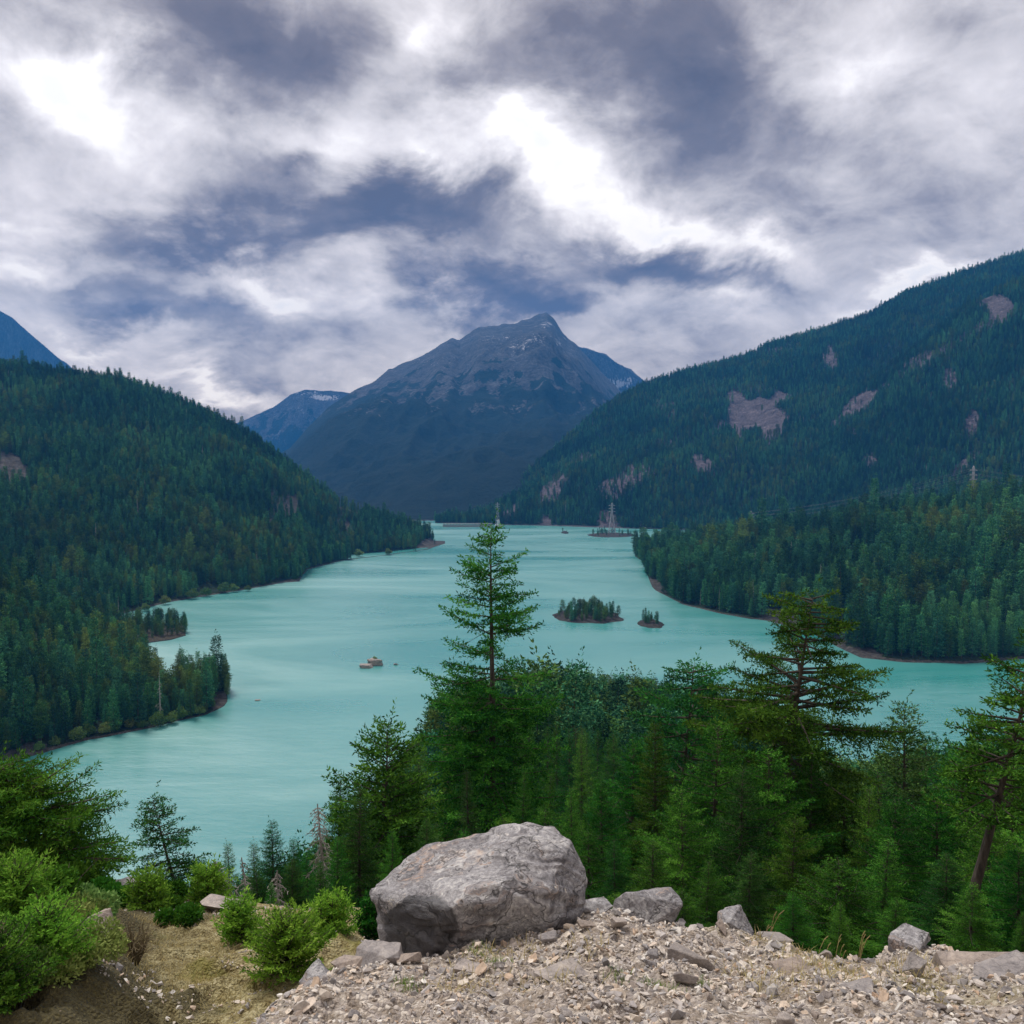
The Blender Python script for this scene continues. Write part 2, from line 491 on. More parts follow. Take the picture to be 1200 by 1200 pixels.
def hill_mat(name, floor_lo, floor_hi, rk, sc, snow=False):
    m, q, b = material(name)
    co = q.n('ShaderNodeNewGeometry').outputs['Position']
    st = q.n('ShaderNodeMapping'); q.l(co, st.inputs[0]); st.inputs[3].default_value = (1, 1, .45)
    n1 = q.noise(st.outputs[0], .03 * sc, 7, .68, .4); n2 = q.noise(st.outputs[0], .15 * sc, 6, .7, .3)
    fl = q.ramp(q.math('ADD', q.math('MULTIPLY', n1, .5), q.math('MULTIPLY', n2, .5)), [(.35, floor_lo), (.62, floor_hi)])
    rc = q.ramp(q.math('ADD', q.math('MULTIPLY', n1, .45), q.math('MULTIPLY', n2, .55)), [(.36, tuple(x * .18 for x in rk)), (.47, tuple(x * .7 for x in rk)), (.55, rk), (.66, tuple(min(x * 2.0, .8) for x in rk))])
    a = q.attr('rock')
    f = q.mr(q.math('ADD', a, q.math('MULTIPLY', q.math('SUBTRACT', n2, .5), 1.1)), .38, .56, 0, 1, True)
    col = q.mix(f, fl, rc)
    if snow:
        s = q.mr(q.math('ADD', q.attr('snow'), q.math('ADD', q.math('MULTIPLY', q.math('SUBTRACT', n2, .5), 1.8), q.math('MULTIPLY', q.math('SUBTRACT', n1, .5), 1.2))), .52, .66, 0, 1, True)
        col = q.mix(s, col, (.62, .62, .66))
    q.l(col, b.inputs['Base Color'])
    q.l(q.bump(q.math('ADD', n1, n2), 1.0, 11.0 / sc), b.inputs['Normal'])
    b.inputs['Roughness'].default_value = .95
    b.inputs['Specular IOR Level'].default_value = .1
    return m


M['hill'] = hill_mat('hill_ground', (.012, .026, .014), (.035, .055, .026), (.105, .097, .090), 2)
M['bighill'] = hill_mat('mountain_forest_floor', (.010, .024, .016), (.030, .052, .028), (.155, .13, .142), 1.0)
M['peak'] = hill_mat('peak_rock', (.004, .017, .020), (.017, .036, .034), (.10, .105, .12), .4, True)
M['shore'] = hill_mat('shore_rock', (.05, .045, .035), (.10, .085, .06), (.070, .064, .058), 4)

# lake: milky glacial water
m, q, b = material('lake_water'); M['water'] = m
co = q.n('ShaderNodeNewGeometry').outputs['Position']
big = q.noise(co, .0035, 4, .6, .6)
mp = q.n('ShaderNodeMapping'); q.l(co, mp.inputs[0]); mp.inputs[2].default_value = (0, 0, math.radians(18)); mp.inputs[3].default_value = (.35, 1, 1)
w1 = q.noise(mp.outputs[0], .16, 3, .6, .3); w2 = q.noise(mp.outputs[0], .6, 3, .6)
w3 = q.noise(mp.outputs[0], .03, 3, .5)
q.l(q.ramp(big, [(.3, (.018, .228, .216)), (.7, (.030, .262, .248))]), b.inputs['Base Color'])
hgt = q.math('ADD', q.math('MULTIPLY', w1, .7), q.math('ADD', q.math('MULTIPLY', w2, .18), q.math('MULTIPLY', w3, 1.2)))
bp = q.n('ShaderNodeBump'); bp.inputs['Strength'].default_value = 1.0; bp.inputs['Distance'].default_value = .38
q.l(hgt, bp.inputs['Height']); q.l(bp.outputs[0], b.inputs['Normal'])
wind = q.noise(mp.outputs[0], .006, 5, .62, .8)
q.l(q.mr(wind, .35, .65, .22, .42), b.inputs['Roughness'])
b.inputs['IOR'].default_value = 3.0

m, q, b = material('concrete'); M['concrete'] = m
nz = q.noise(q.n('ShaderNodeTexCoord').outputs['Object'], .3, 5, .65)
q.l(q.ramp(nz, [(.3, (.26, .25, .24)), (.7, (.40, .39, .37))]), b.inputs['Base Color']); b.inputs['Roughness'].default_value = .9
m, q, b = material('white_paint'); M['white'] = m
nz = q.noise(q.n('ShaderNodeTexCoord').outputs['Object'], .6, 4, .6)
q.l(q.ramp(nz, [(.3, (.70, .69, .67)), (.7, (.82, .81, .79))]), b.inputs['Base Color']); b.inputs['Roughness'].default_value = .6
m, q, b = material('galvanised_steel'); M['steel'] = m
nz = q.noise(q.n('ShaderNodeTexCoord').outputs['Object'], .4, 4, .6)
q.l(q.ramp(nz, [(.3, (.34, .34, .36)), (.7, (.46, .46, .48))]), b.inputs['Base Color']); b.inputs['Roughness'].default_value = .55; b.inputs['Metallic'].default_value = .25
m, q, b = material('roof_sheet'); M['roof'] = m
nz = q.noise(q.n('ShaderNodeTexCoord').outputs['Object'], .8, 4, .6)
q.l(q.ramp(nz, [(.3, (.16, .15, .15)), (.7, (.26, .25, .25))]), b.inputs['Base Color']); b.inputs['Roughness'].default_value = .7


# ------------------------------------------------------------------ terrain
def interp(pts, x):
    p = np.array(pts, float)
    return np.interp(x, p[:, 0], p[:, 1])


HILLS = {}


def hill(name, label, shore, sil, ridge, cols, nt=70, prof=1.0, treepx=0.0, treeh=0.0, amp=10.0, nsc=140.0, back=300.0, mat='hill', seed=1,
         rocks=(), ridged=0.0, rockh=None, snow=(), key=None, base_z=None, edge=.12):
    """a landform between its waterline and its crest: columns of bearing, rows from the shore up over the crest and down behind"""
    nc = len(cols)
    S, R = np.zeros((nc, 3)), np.zeros((nc, 3))
    for i, px in enumerate(cols):
        S[i] = on_water(px, interp(shore, px))
        if S[i][1] < 0 or S[i][1] > 30000: S[i] = at(px, interp(shore, px), 2500)
        rd = max(interp(ridge, px), S[i][1] + 8)
        R[i] = at(px, interp(sil, px), rd)
        R[i][2] = max(R[i][2] - treeh, .4)
    T = np.concatenate([[-.06, -.015], np.linspace(0, 1, nt), np.linspace(1, 2, 22)[1:]])
    G = np.zeros((len(T), nc, 3))
    for k, tt in enumerate(T):
        if tt < 0:
            G[k, :, :2] = S[:, :2] + (R[:, :2] - S[:, :2]) * tt; G[k, :, 2] = 40 * tt - 2
        elif tt <= 1:
            G[k, :, :2] = S[:, :2] + (R[:, :2] - S[:, :2]) * tt
            G[k, :, 2] = (R[:, 2]) * (edge * min(tt * 6, 1) * tt + (1 - edge) * tt ** prof) + .5 * (1 - tt)
        else:
            u = tt - 1
            hd = R[:, :2] / np.linalg.norm(R[:, :2], axis=1, keepdims=True)
            G[k, :, :2] = R[:, :2] + hd * back * u
            G[k, :, 2] = R[:, 2] * (1 - u ** 1.4) - 8 * u
    P = G.reshape(-1, 3)
    TT = np.repeat(T, nc)
    w = np.where(TT < 0, 0, np.where(TT <= 1, np.clip(TT * 5, 0, 1) * np.clip((1.0 - TT) * 4, .12, 1), .5))
    zr = np.tile(np.clip(R[:, 2] / (amp * 3 + 1e-6), .02, 1), len(T))
    n = fbm(P[:, :2] / nsc, seed, 5)
    if ridged:
        n = n * (1 - ridged) + ridged * fbm(np.column_stack([P[:, 0] / nsc, P[:, 1] / nsc * .6, P[:, 2] / nsc * .25]), seed + 40, 5, .55, True)
    P[:, 2] += amp * n * w * zr
    # waterline wanders a little
    dn = fbm(P[:, :2] / 22.0, seed + 9, 3)
    P[:, 1] += np.where(TT < .05, dn * min(4.0, amp * .3), 0)
    X, Y = proj(P)
    rk = np.zeros(len(P))
    fn = fbm(np.column_stack([X / 16, Y / 16]), seed + 5, 4)
    for (cx, cy_, rx, ry, rot, am) in rocks:
        a = math.radians(rot)
        dx, dy = X - cx, Y - cy_
        e = np.sqrt(((dx * math.cos(a) + dy * math.sin(a)) / rx) ** 2 + ((-dx * math.sin(a) + dy * math.cos(a)) / ry) ** 2)
        rk = np.maximum(rk, min(1.2, am * 1.35) * sstep(1.3, .7, e + fn * .85) * (TT < 1.05))
    rk = np.maximum(rk, np.where(TT < .004, .9, 0))
    if rockh:
        gul = fbm(np.column_stack([P[:, 0] / 160, P[:, 1] / 160, P[:, 2] / 700]), seed + 11, 5, .62, True)
        rk = np.maximum(rk, sstep(rockh[0], rockh[1], P[:, 2] + (gul - .1) * rockh[2] * 1.2))
        rk = np.maximum(rk, .55 * sstep(.36, .7, gul) * sstep(200, 600, P[:, 2]))
    sn = np.zeros(len(P))
    for (cx, cy_, rx, ry, am) in snow:
        sn = np.maximum(sn, am * np.exp(-(((X - cx) / rx) ** 2 + ((Y - cy_) / ry) ** 2)))
    i, j = np.meshgrid(np.arange(len(T) - 1), np.arange(nc - 1), indexing='ij')
    a = (i * nc + j).ravel()
    f = np.stack([a, a + 1, a + nc + 1, a + nc], -1)
    me = mesh(name, P, f, M[mat], True, {'rock': ('POINT', rk), 'snow': ('POINT', sn)})
    o = obj(name, me)
    tag(o, label, None, None, 'structure')
    HILLS[key or name] = dict(P=P.reshape(len(T), nc, 3), rk=rk.reshape(len(T), nc), T=T)
    return o


def scatter(key, n, seed, tmin=.004, tmax=1.1, maxrock=.5, clump=60.0, thin=-.75, vis=None):
    """random points on a hill, uniform by area"""
    h = HILLS[key]; P, rk, T = h['P'], h['rk'], h['T']
    rng = np.random.default_rng(seed)
    A = P[:-1, :-1]; B = P[:-1, 1:]; D = P[1:, :-1]
    area = np.linalg.norm(np.cross((B - A)[..., :], (D - A)[..., :]), axis=-1)
    ok = (T[:-1] >= tmin) & (T[:-1] <= tmax)
    area = area * ok[:, None]
    c = np.cumsum(area.ravel()); c /= c[-1]
    idx = np.searchsorted(c, rng.random(n))
    i, j = np.unravel_index(np.minimum(idx, area.size - 1), area.shape)
    u, v = rng.random(n)[:, None], rng.random(n)[:, None]
    Q = P[i, j] * (1 - u) * (1 - v) + P[i, j + 1] * u * (1 - v) + P[i + 1, j] * (1 - u) * v + P[i + 1, j + 1] * u * v
    r = rk[i, j] * ((1 - u) * (1 - v))[:, 0] + rk[i, j + 1] * (u * (1 - v))[:, 0] + rk[i + 1, j] * ((1 - u) * v)[:, 0] + rk[i + 1, j + 1] * (u * v)[:, 0]
    cl = fbm(Q[:, :2] / clump, seed + 3, 3)
    x, y = proj(Q)
    keep = (r + rng.normal(0, .20, n) < maxrock) & (cl > thin) & (Q[:, 2] > .3) & (x > -260) & (x < 1460)
    return Q[keep], cl[keep], rng


def thin_out(Q, dmin):
    """drop points closer than dmin to an earlier one (grid based)"""
    g = {}
    keep = []
    for k, (x, y) in enumerate(Q[:, :2]):
        c = (int(x // dmin), int(y // dmin))
        if c in g: continue
        g[c] = 1
        keep.append(k)
    return np.array(keep)


AR = np.arange
hill('hill', 'steep wooded headland hill along the left shore of the lake',
     [(-400, 800), (-300, 785), (0, 757), (100, 735), (150, 717), (200, 705), (280, 692), (330, 683), (352, 681), (358, 668), (400, 657), (450, 651), (500, 644), (521, 637)],
     [(-400, 395), (0, 424), (70, 434), (130, 440), (200, 462), (240, 480), (300, 511), (350, 552), (400, 588), (450, 603), (490, 617), (515, 632), (521, 637)],
     [(-400, 1700), (0, 1850), (300, 1850), (400, 1850), (521, 1800)],
     np.concatenate([AR(-400, 0, 16.0), AR(0, 522, 4.5), [521.5]]), nt=90, prof=1.25, treeh=12, amp=26, nsc=260, back=500, seed=3, key='B',
     rocks=[(12, 558, 30, 22, 25, .9), (335, 592, 26, 14, 40, .62), (430, 596, 34, 7, -8, .8), (405, 622, 16, 10, 60, .55), (318, 610, 10, 14, 0, .6), (190, 462, 26, 7, 20, .5), (95, 512, 12, 8, 0, .45),
            (510, 638, 20, 7, -20, .8), (340, 684, 24, 4, -10, .8)])
hill('spit', 'low wooded spit running into the lake behind the left point',
     [(60, 775), (120, 762), (170, 754), (200, 750), (217, 745)], [(60, 728), (120, 737), (170, 741), (205, 743), (217, 744)],
     [(60, 840), (217, 835)], np.append(AR(60, 217, 3.0), 217.5), nt=24, prof=.8, treeh=0, amp=1.5, nsc=30, back=60, seed=8, key='A2', mat='shore')
hill('point', 'wooded rocky point on the left with bright shrubs along its waterline',
     [(-400, 985), (-100, 920), (0, 892), (30, 888), (100, 868), (180, 852), (240, 838), (262, 828), (266, 822)],
     [(-400, 600), (-100, 640), (0, 664), (50, 704), (100, 730), (150, 752), (180, 776), (210, 786), (240, 800), (258, 814), (266, 820)],
     [(-400, 700), (0, 700), (120, 690), (170, 640), (200, 600), (266, 585)],
     np.concatenate([AR(-400, 0, 12.0), AR(0, 266, 3.5), [266.5]]), nt=60, prof=.85, treeh=9, amp=9, nsc=70, back=170, seed=12, key='A',
     rocks=[(186, 782, 13, 10, 30, 1.0), (200, 803, 7, 16, -15, .95), (224, 787, 14, 6, 30, .9), (14, 660, 14, 5, 20, .6), (259, 822, 10, 12, 0, .9), (20, 884, 40, 7, -12, .9)])
hill('near_hill', 'densely wooded peninsula hill on the right shore of the lake',
     [(744, 652), (752, 657), (765, 690), (800, 708), (850, 720), (880, 725), (900, 727), (950, 741), (980, 757), (1010, 771), (1060, 776), (1130, 777), (1200, 772), (1500, 765)],
     [(744, 651), (755, 642), (780, 632), (850, 626), (900, 620), (1000, 604), (1100, 591), (1200, 580), (1500, 560)],
     [(744, 1560), (850, 1420), (1000, 1250), (1200, 1150), (1500, 1100)],
     np.concatenate([AR(744, 1200, 4.0), AR(1200, 1501, 14.0)]), nt=80, prof=.9, treeh=20, amp=14, nsc=120, back=420, seed=21, key='C',
     rocks=[(1008, 655, 26, 11, 20, .9), (948, 640, 24, 9, -15, .62), (905, 722, 24, 9, 10, 1.0), (985, 742, 6, 26, 8, 1.0), (1010, 765, 22, 6, 10, .8), (768, 693, 14, 10, 40, .8), (1030, 735, 10, 14, 0, .55), (905, 690, 8, 8, 0, .5), (1150, 660, 9, 7, 0, .4)])
hill('big_hill', 'long forested mountainside rising on the right of the lake',
     [(510, 613), (530, 613), (580, 615), (640, 616), (700, 618), (800, 621), (1000, 628), (1500, 640)],
     [(510, 611), (540, 607), (570, 594), (600, 570), (640, 534), (700, 479), (750, 449), (800, 434), (870, 419), (900, 403), (960, 388), (1020, 368), (1060, 343), (1100, 328), (1150, 311), (1200, 296), (1500, 250)],
     [(510, 2560), (570, 2800), (700, 3400), (900, 3650), (1200, 3600), (1500, 3500)],
     np.concatenate([AR(510, 1230, 5.0), AR(1230, 1501, 18.0)]), nt=110, prof=1.0, treeh=10, amp=115, nsc=420, back=1500, seed=30, key='D', mat='bighill', ridged=.35,
     rocks=[(888, 488, 38, 27, 8, 1.25), (842, 502, 12, 12, -20, .6), (745, 556, 24, 12, -20, .6), (716, 574, 14, 12, 30, .6), (712, 606, 12, 9, 30, .6), (970, 422, 13, 12, 30, .7), (905, 412, 40, 6, -10, .5), (785, 478, 16, 10, 0, .5),
            (648, 575, 12, 20, 30, .65), (640, 610, 12, 8, 0, .6), (600, 600, 14, 8, -40, .6), (822, 545, 14, 9, 20, .7), (845, 448, 26, 8, -20, .5), (680, 540, 16, 8, -30, .5), (880, 455, 30, 7, 0, .42), (780, 520, 14, 8, 0, .45)])
hill('front_ridge', 'forested spur with pale rock scars in front of the right mountainside',
     [(728, 619), (800, 621), (1000, 630), (1200, 640), (1500, 650)],
     [(728, 617), (745, 609), (775, 596), (820, 577), (860, 567), (900, 547), (930, 520), (955, 498), (985, 470), (1010, 452), (1050, 424), (1090, 394), (1130, 358), (1170, 340), (1200, 324), (1500, 270)],
     [(728, 2300), (800, 2420), (900, 2600), (1000, 2700), (1200, 2650), (1500, 2550)],
     np.concatenate([AR(728, 1230, 4.5), AR(1230, 1501, 18.0)]), nt=100, prof=1.05, treeh=9, amp=72, nsc=330, back=900, seed=37, key='D2', mat='bighill', ridged=.35,
     rocks=[(780, 592, 46, 7, -24, 1.1), (835, 573, 32, 8, -16, 1.1), (880, 560, 26, 6, -24, .9), (1008, 474, 20, 9, -35, .8), (1070, 428, 26, 9, -30, .6), (1175, 360, 22, 16, 20, 1.1), (1140, 388, 34, 6, -25, .5), (985, 492, 14, 5, -40, .6), (1036, 452, 16, 5, -35, .5), (1108, 408, 16, 5, -35, .5), (960, 512, 12, 4, -45, .5),
            (1022, 540, 12, 9, 60, .8), (1115, 445, 10, 18, 0, .6), (1140, 500, 9, 16, 20, .7), (1150, 465, 22, 9, 10, .5), (1130, 545, 22, 6, -40, .65), (1000, 505, 9, 8, 0, .6), (1185, 470, 10, 22, 0, .4), (905, 585, 10, 7, 0, .5)])
hill('peak', 'steep rocky mountain peak standing alone beyond the end of the lake',
     [(250, 610), (600, 610), (900, 610)],
     [(250, 560), (300, 548), (340, 525), (360, 502), (385, 477), (405, 464), (420, 456), (440, 449), (455, 438), (462, 437), (500, 417), (515, 408), (530, 404), (538, 409), (550, 401), (562, 391), (575, 388), (600, 383), (620, 379), (640, 375), (648, 382), (655, 393), (665, 404), (676, 410), (700, 440), (740, 480), (800, 520), (900, 560)],
     [(250, 5200), (450, 6400), (640, 7000), (760, 6600), (900, 6000)],
     np.concatenate([AR(250, 900, 2.6), [900]]), nt=220, prof=1.35, amp=320, nsc=900, back=2500, seed=52, key='E', edge=.03, mat='peak', ridged=.75, rockh=(560, 1050, 380),
     snow=[(625, 398, 34, 9, .46), (612, 408, 26, 9, .44), (640, 380, 14, 6, .55), (590, 398, 40, 9, .40), (500, 425, 40, 6, .35), (655, 400, 8, 10, .5)])
hill('shoulder', 'pale rocky shoulder with a snow patch right of the central peak',
     [(560, 570), (900, 570)], [(560, 430), (650, 405), (665, 406), (690, 411), (712, 419), (728, 430), (748, 444), (780, 462), (900, 540)],
     [(560, 8600), (900, 8600)], AR(560, 901, 2.6), nt=140, prof=.9, amp=200, nsc=800, back=1500, seed=61, key='E2', mat='peak', ridged=.7, rockh=(300, 700, 300),
     snow=[(722, 450, 26, 9, .75), (735, 446, 14, 6, .6)])
hill('ridge', 'blue rocky ridge with snow left of the central peak',
     [(200, 570), (460, 570)], [(200, 540), (260, 508), (290, 491), (320, 478), (340, 463), (358, 457), (380, 459), (400, 459), (415, 462), (460, 480)],
     [(200, 9000), (460, 9000)], AR(200, 461, 2.6), nt=120, prof=.9, amp=220, nsc=850, back=1500, seed=66, key='F', mat='peak', ridged=.7, rockh=(500, 900, 350),
     snow=[(382, 466, 26, 5, .8), (360, 461, 22, 4, .5), (350, 480, 30, 10, .25)])
hill('mountain', 'steep blue mountain flank cut off by the left edge above the wooded hill',
     [(-400, 570), (260, 570)], [(-400, 300), (-60, 330), (-20, 352), (0, 364), (14, 372), (25, 382), (40, 395), (55, 408), (70, 422), (110, 452), (180, 490), (260, 530)],
     [(-400, 5200), (260, 5200)], np.concatenate([AR(-400, -20, 14.0), AR(-20, 261, 2.8)]), nt=120, prof=.9, amp=150, nsc=600, back=1500, seed=71, key='G', mat='peak', ridged=.75, rockh=(350, 800, 300))

lk = mesh('lake', [(-14000, -2500, 0), (14000, -2500, 0), (14000, 14000, 0), (-14000, 14000, 0)], np.array([[0, 1, 2, 3]]), M['water'])
tag(obj('lake', lk), 'calm milky turquoise lake filling the valley', None, None, 'structure')

# the ground we stand on: ledge, gully and the wooded slope down to the shore, one sheet
PL = [(-40, -1.6), (0, -2.4), (4, -3.7), (6, -4.45), (8.5, -5.3), (9.5, -5.65), (12, -6.6), (15, -7.9), (20, -12), (45, -28.5), (100, -63), (250, -157), (300, -165), (900, -175)]
PC = [(-40, -1.6), (0, -2.0), (4, -3.15), (6, -3.88), (8.5, -4.70), (9.3, -5.35), (12, -7.4), (15, -9.2), (20, -12), (45, -22.5), (100, -46), (250, -104), (400, -131), (505, -150), (560, -158), (900, -175)]
PR = [(-40, -1.6), (0, -2.0), (4, -3.15), (6, -3.88), (8.5, -4.70), (9.3, -5.35), (12, -7.4), (15, -9.4), (20, -13), (45, -28), (100, -55), (250, -118), (340, -149), (400, -158), (900, -175)]
CREST = [(-3.2, -.1), (-2.0, -.22), (-1.5, -.24), (-1.1, -.2), (-.5, -.12), (0, .0), (.6, .12), (.85, .18), (1.1, .12), (1.7, .0), (2.2, -.06), (2.6, -.16), (2.9, -.27), (3.4, -.36), (3.75, -.36), (4.0, -.22), (4.4, -.25), (4.8, -.40), (5.3, -.46), (7, -.5), (12, -.4)]


def ground_z(x, y, detail=True):
    x, y = np.atleast_1d(np.asarray(x, float)), np.atleast_1d(np.asarray(y, float))
    zl, zc, zr = interp(PL, y), interp(PC, y), interp(PR, y)
    a = x / np.maximum(y, 3.0)
    p2 = np.column_stack([x, y])
    edge = fbm(p2 / 1.3, 90, 3)
    wn = sstep(-2.25, -1.35, x + .25 * edge + (y - 6.2) * -.12)
    wf = sstep(-.20, -.07, a)
    w = wn + (wf - wn) * sstep(10, 24, y)
    zz_ = zl * (1 - w) + zc * w
    wr = sstep(.12, .45, a)
    zz_ = zz_ * (1 - wr) + zr * wr
    cr = interp(CREST, x) * sstep(6.3, 8.2, y) * (1 - sstep(9, 11, y))
    zz_ = zz_ + cr * wn
    # mossy bank on the far left
    zz_ = zz_ + 0.7 * sstep(-.40, -.56, a + .03 * edge) * sstep(4, 7, y) * (1 - sstep(10, 15, y))
    if detail:
        near = 1 - sstep(12, 22, y)
        zz_ = zz_ + near * (.16 * fbm(p2 / 1.6, 91, 4) + .10 * wn * fbm(p2 / .7, 291, 4, .55, True) + .22 * (1 - wn) * fbm(p2 / .9, 191, 4, .6, True) + .07 * fbm(p2 / .35, 92, 4) + .03 * fbm(p2 / .09, 93, 3) * wn)
        zz_ = zz_ + (1 - near) * np.minimum(y * .02, 3.5) * fbm(p2 / 24.0, 94, 4)
    return np.maximum(zz_ + EYE, -7.0 - .002 * y), wn


ys = np.concatenate([AR(-30, 3.5, 1.0), AR(3.5, 10.5, .035), AR(10.5, 16, .07), 16 * 1.028 ** AR(0, 140)])
us = np.concatenate([np.linspace(-3, -.78, 30)[:-1], np.linspace(-.78, .78, 470), np.linspace(.78, 3, 30)[1:]])
Yg, Ug = np.meshgrid(ys, us, indexing='ij')
Xg = Ug * np.maximum(Yg + 1.0, 6.0)
Zg, Wn = ground_z(Xg.ravel(), Yg.ravel())
nr, ncg = Yg.shape
ii, jj = np.meshgrid(np.arange(nr - 1), np.arange(ncg - 1), indexing='ij')
a = (ii * ncg + jj).ravel()
p2 = np.column_stack([Xg.ravel(), Yg.ravel()])
rub = np.clip(Wn - sstep(.05, .5, fbm(p2 / 1.1, 95, 4) + .2 * (Xg.ravel() > 1.5) - .25) * .55, 0, 1)
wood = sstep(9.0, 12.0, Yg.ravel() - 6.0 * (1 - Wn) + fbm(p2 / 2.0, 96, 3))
gm = mesh('ground', np.column_stack([Xg.ravel(), Yg.ravel(), Zg]), np.stack([a, a + 1, a + ncg + 1, a + ncg], -1), M['ground'], True,
          {'heath': ('POINT', np.clip(sstep(-.36, -.47, Xg.ravel() / np.maximum(Yg.ravel(), 3) + .06 * fbm(p2 / .6, 99, 4)) + sstep(.0, .35, fbm(p2 / 1.1, 199, 4)) * .8, 0, 1)), 'rubble': ('POINT', rub), 'wood': ('POINT', wood)})
tag(obj('ground', gm), 'stony ledge falling away into a wooded slope', None, None, 'structure')


def gz(x, y): return float(ground_z(x, y)[0][0])


# ------------------------------------------------------------------ trees
def diamonds(acc, P, D, L, Wd, rng, tone):
    """needle tufts: one slim four-cornered leaf each"""
    n = len(P)
    if n == 0: return
    D = D / (np.linalg.norm(D, axis=1, keepdims=True) + 1e-9)
    s = np.cross(D, rng.normal(size=(n, 3)))
    s /= np.linalg.norm(s, axis=1, keepdims=True) + 1e-9
    L = np.asarray(L)[:, None] if np.ndim(L) else L
    mid = P + D * L * .45
    v = np.stack([P, mid + s * Wd * .5, P + D * L, mid - s * Wd * .5], 1).reshape(-1, 3)
    acc.add(v, np.arange(n * 4).reshape(-1, 4), tone)


def limb(acc, rng, start, az, L, elev, droop, upt, tl, tw, s0, dens, limbs, thick=1.0, width=.38, tone0=.5, spread=.55, twigs=True):
    """one branch: a limb tube plus needle sprays on side twigs"""
    dh = np.array([math.cos(az), math.sin(az), 0])
    sd_ = np.array([-math.sin(az), math.cos(az), 0])
    bend = rng.normal(0, .12)

    def pos(s):
        s = np.asarray(s)[:, None]
        return start + dh * (L * s) + sd_ * (L * bend * s * s) + np.array([0, 0, 1.0]) * (L * (math.tan(elev) * s - droop * s ** 2 + upt * s ** 3))
    if limbs is not None and L > tl * 1.2:
        k = 5
        ss = np.linspace(0, .95, k)
        r = (.012 * L + .008) * thick * (1 - .85 * ss)
        limbs.add(*tube(pos(ss), r, 4))
    if not twigs: return
    nt_ = max(3, int(L / (tl * .62) * dens))
    s = s0 + (1 - s0) * (np.arange(nt_) + rng.random(nt_)) / nt_
    s = np.concatenate([s, s, [1.0, .97]])
    sg = np.concatenate([np.ones(nt_), -np.ones(nt_), [.2, -.2]])
    n = len(s)
    base = pos(s)
    tan = pos(np.minimum(s + .05, 1.05)) - pos(s - .05)
    tan /= np.linalg.norm(tan, axis=1, keepdims=True)
    td = tan * .62 + sd_ * (sg * .8)[:, None] + np.array([0, 0, 1]) * (rng.normal(-.05, .22, n))[:, None]
    td /= np.linalg.norm(td, axis=1, keepdims=True)
    lt = (L * width * (1 - s) ** .75 * np.minimum(1, s * 3.5) * rng.uniform(.6, 1.1, n) + tl * .8)
    m_ = int(np.ceil(lt.max() / (tl * .42)))
    u = (np.arange(m_) + .5) * tl * .42
    uu_, tt_ = np.meshgrid(u, np.arange(n))
    msk = uu_ < lt[tt_]
    ti = tt_[msk]; ud = uu_[msk]
    sag = -.25 * (ud ** 2) / (lt[ti] + .1)
    P = base[ti] + td[ti] * ud[:, None] + np.array([0, 0, 1]) * sag[:, None] + rng.normal(0, tl * .12, (len(ti), 3))
    D = td[ti] + rng.normal(0, spread, (len(ti), 3)) + np.array([0, 0, .18])
    tone = np.clip(tone0 + rng.normal(0, .20, n)[ti] + rng.normal(0, .16, len(ti)), 0, 1)
    diamonds(acc, P, D, tl * rng.uniform(.7, 1.25, len(ti)), tw, rng, tone)


def conifer(seed, H, R, nb, tl, tw, cb=.05, lean=(0, 0), prof=None, elev=(.55, -.15), droop=.18, upt=.12, dens=1.0, jit=.3, width=.38, thick=1.0,
            trunk_r=None, s0=.1, gaps=(), spread=.55, bare=0, bend=0.0, limbs_on=True, enoise=.08):
    """returns (trunk mesh data, crown mesh data) in local coordinates, base at the origin"""
    rng = np.random.default_rng(seed)
    tr, cr = Acc(), Acc()
    r0 = trunk_r or H * .013 + .03
    hs = np.linspace(-.03, 1, 14)
    ph = rng.uniform(0, 6.28)

    def axis(h):
        h = np.asarray(h, float)
        hp = np.maximum(h, 0)
        wob = np.sin(h * 5 + ph) * .006 * H + bend * H * np.sin(hp * math.pi)
        return np.stack([lean[0] * hp ** 1.05 + wob, lean[1] * hp + wob * .5, h * H], -1)
    tr.add(*tube(axis(hs), np.maximum(r0 * (1 - hs) ** .85, .004 * tl + .006), 8))
    pf = prof or [(0, .75), (.12, 1), (.5, .62), (.85, .22), (1, .03)]
    for k in range(nb):
        h = cb + (1 - cb) * ((k + rng.random()) / nb) ** .88
        g = 1.0
        for (ga, gb, gv) in gaps:
            if ga < h < gb: g = gv
        if rng.random() > g: continue
        q = (h - cb) / (1 - cb)
        L = R * interp(pf, q) * rng.uniform(1 - jit, 1 + jit * .6) + tl * (.6 + .9 * q)
        az = k * 2.399963 + rng.normal(0, .35)
        e = elev[1] + (elev[0] - elev[1]) * q + rng.normal(0, enoise)
        limb(cr, rng, axis([h])[0], az, L, e, droop * (1 - .5 * q), upt, tl, tw, s0, dens, tr if limbs_on else None, thick, width, np.clip(rng.normal(.45, .17), 0, 1), spread)
    for k in range(bare):
        h = rng.uniform(.12, .75)
        limb(cr, rng, axis([h])[0], rng.uniform(0, 6.28), R * rng.uniform(.4, .9), -.2, .25, 0, tl, tw, .1, 1, tr, .7, twigs=False)
    # leader
    limb(cr, rng, axis([.985])[0], 0, tl * 1.5, 1.3, 0, 0, tl, tw, .0, 1.5, None, 1, .2)
    return tr, cr


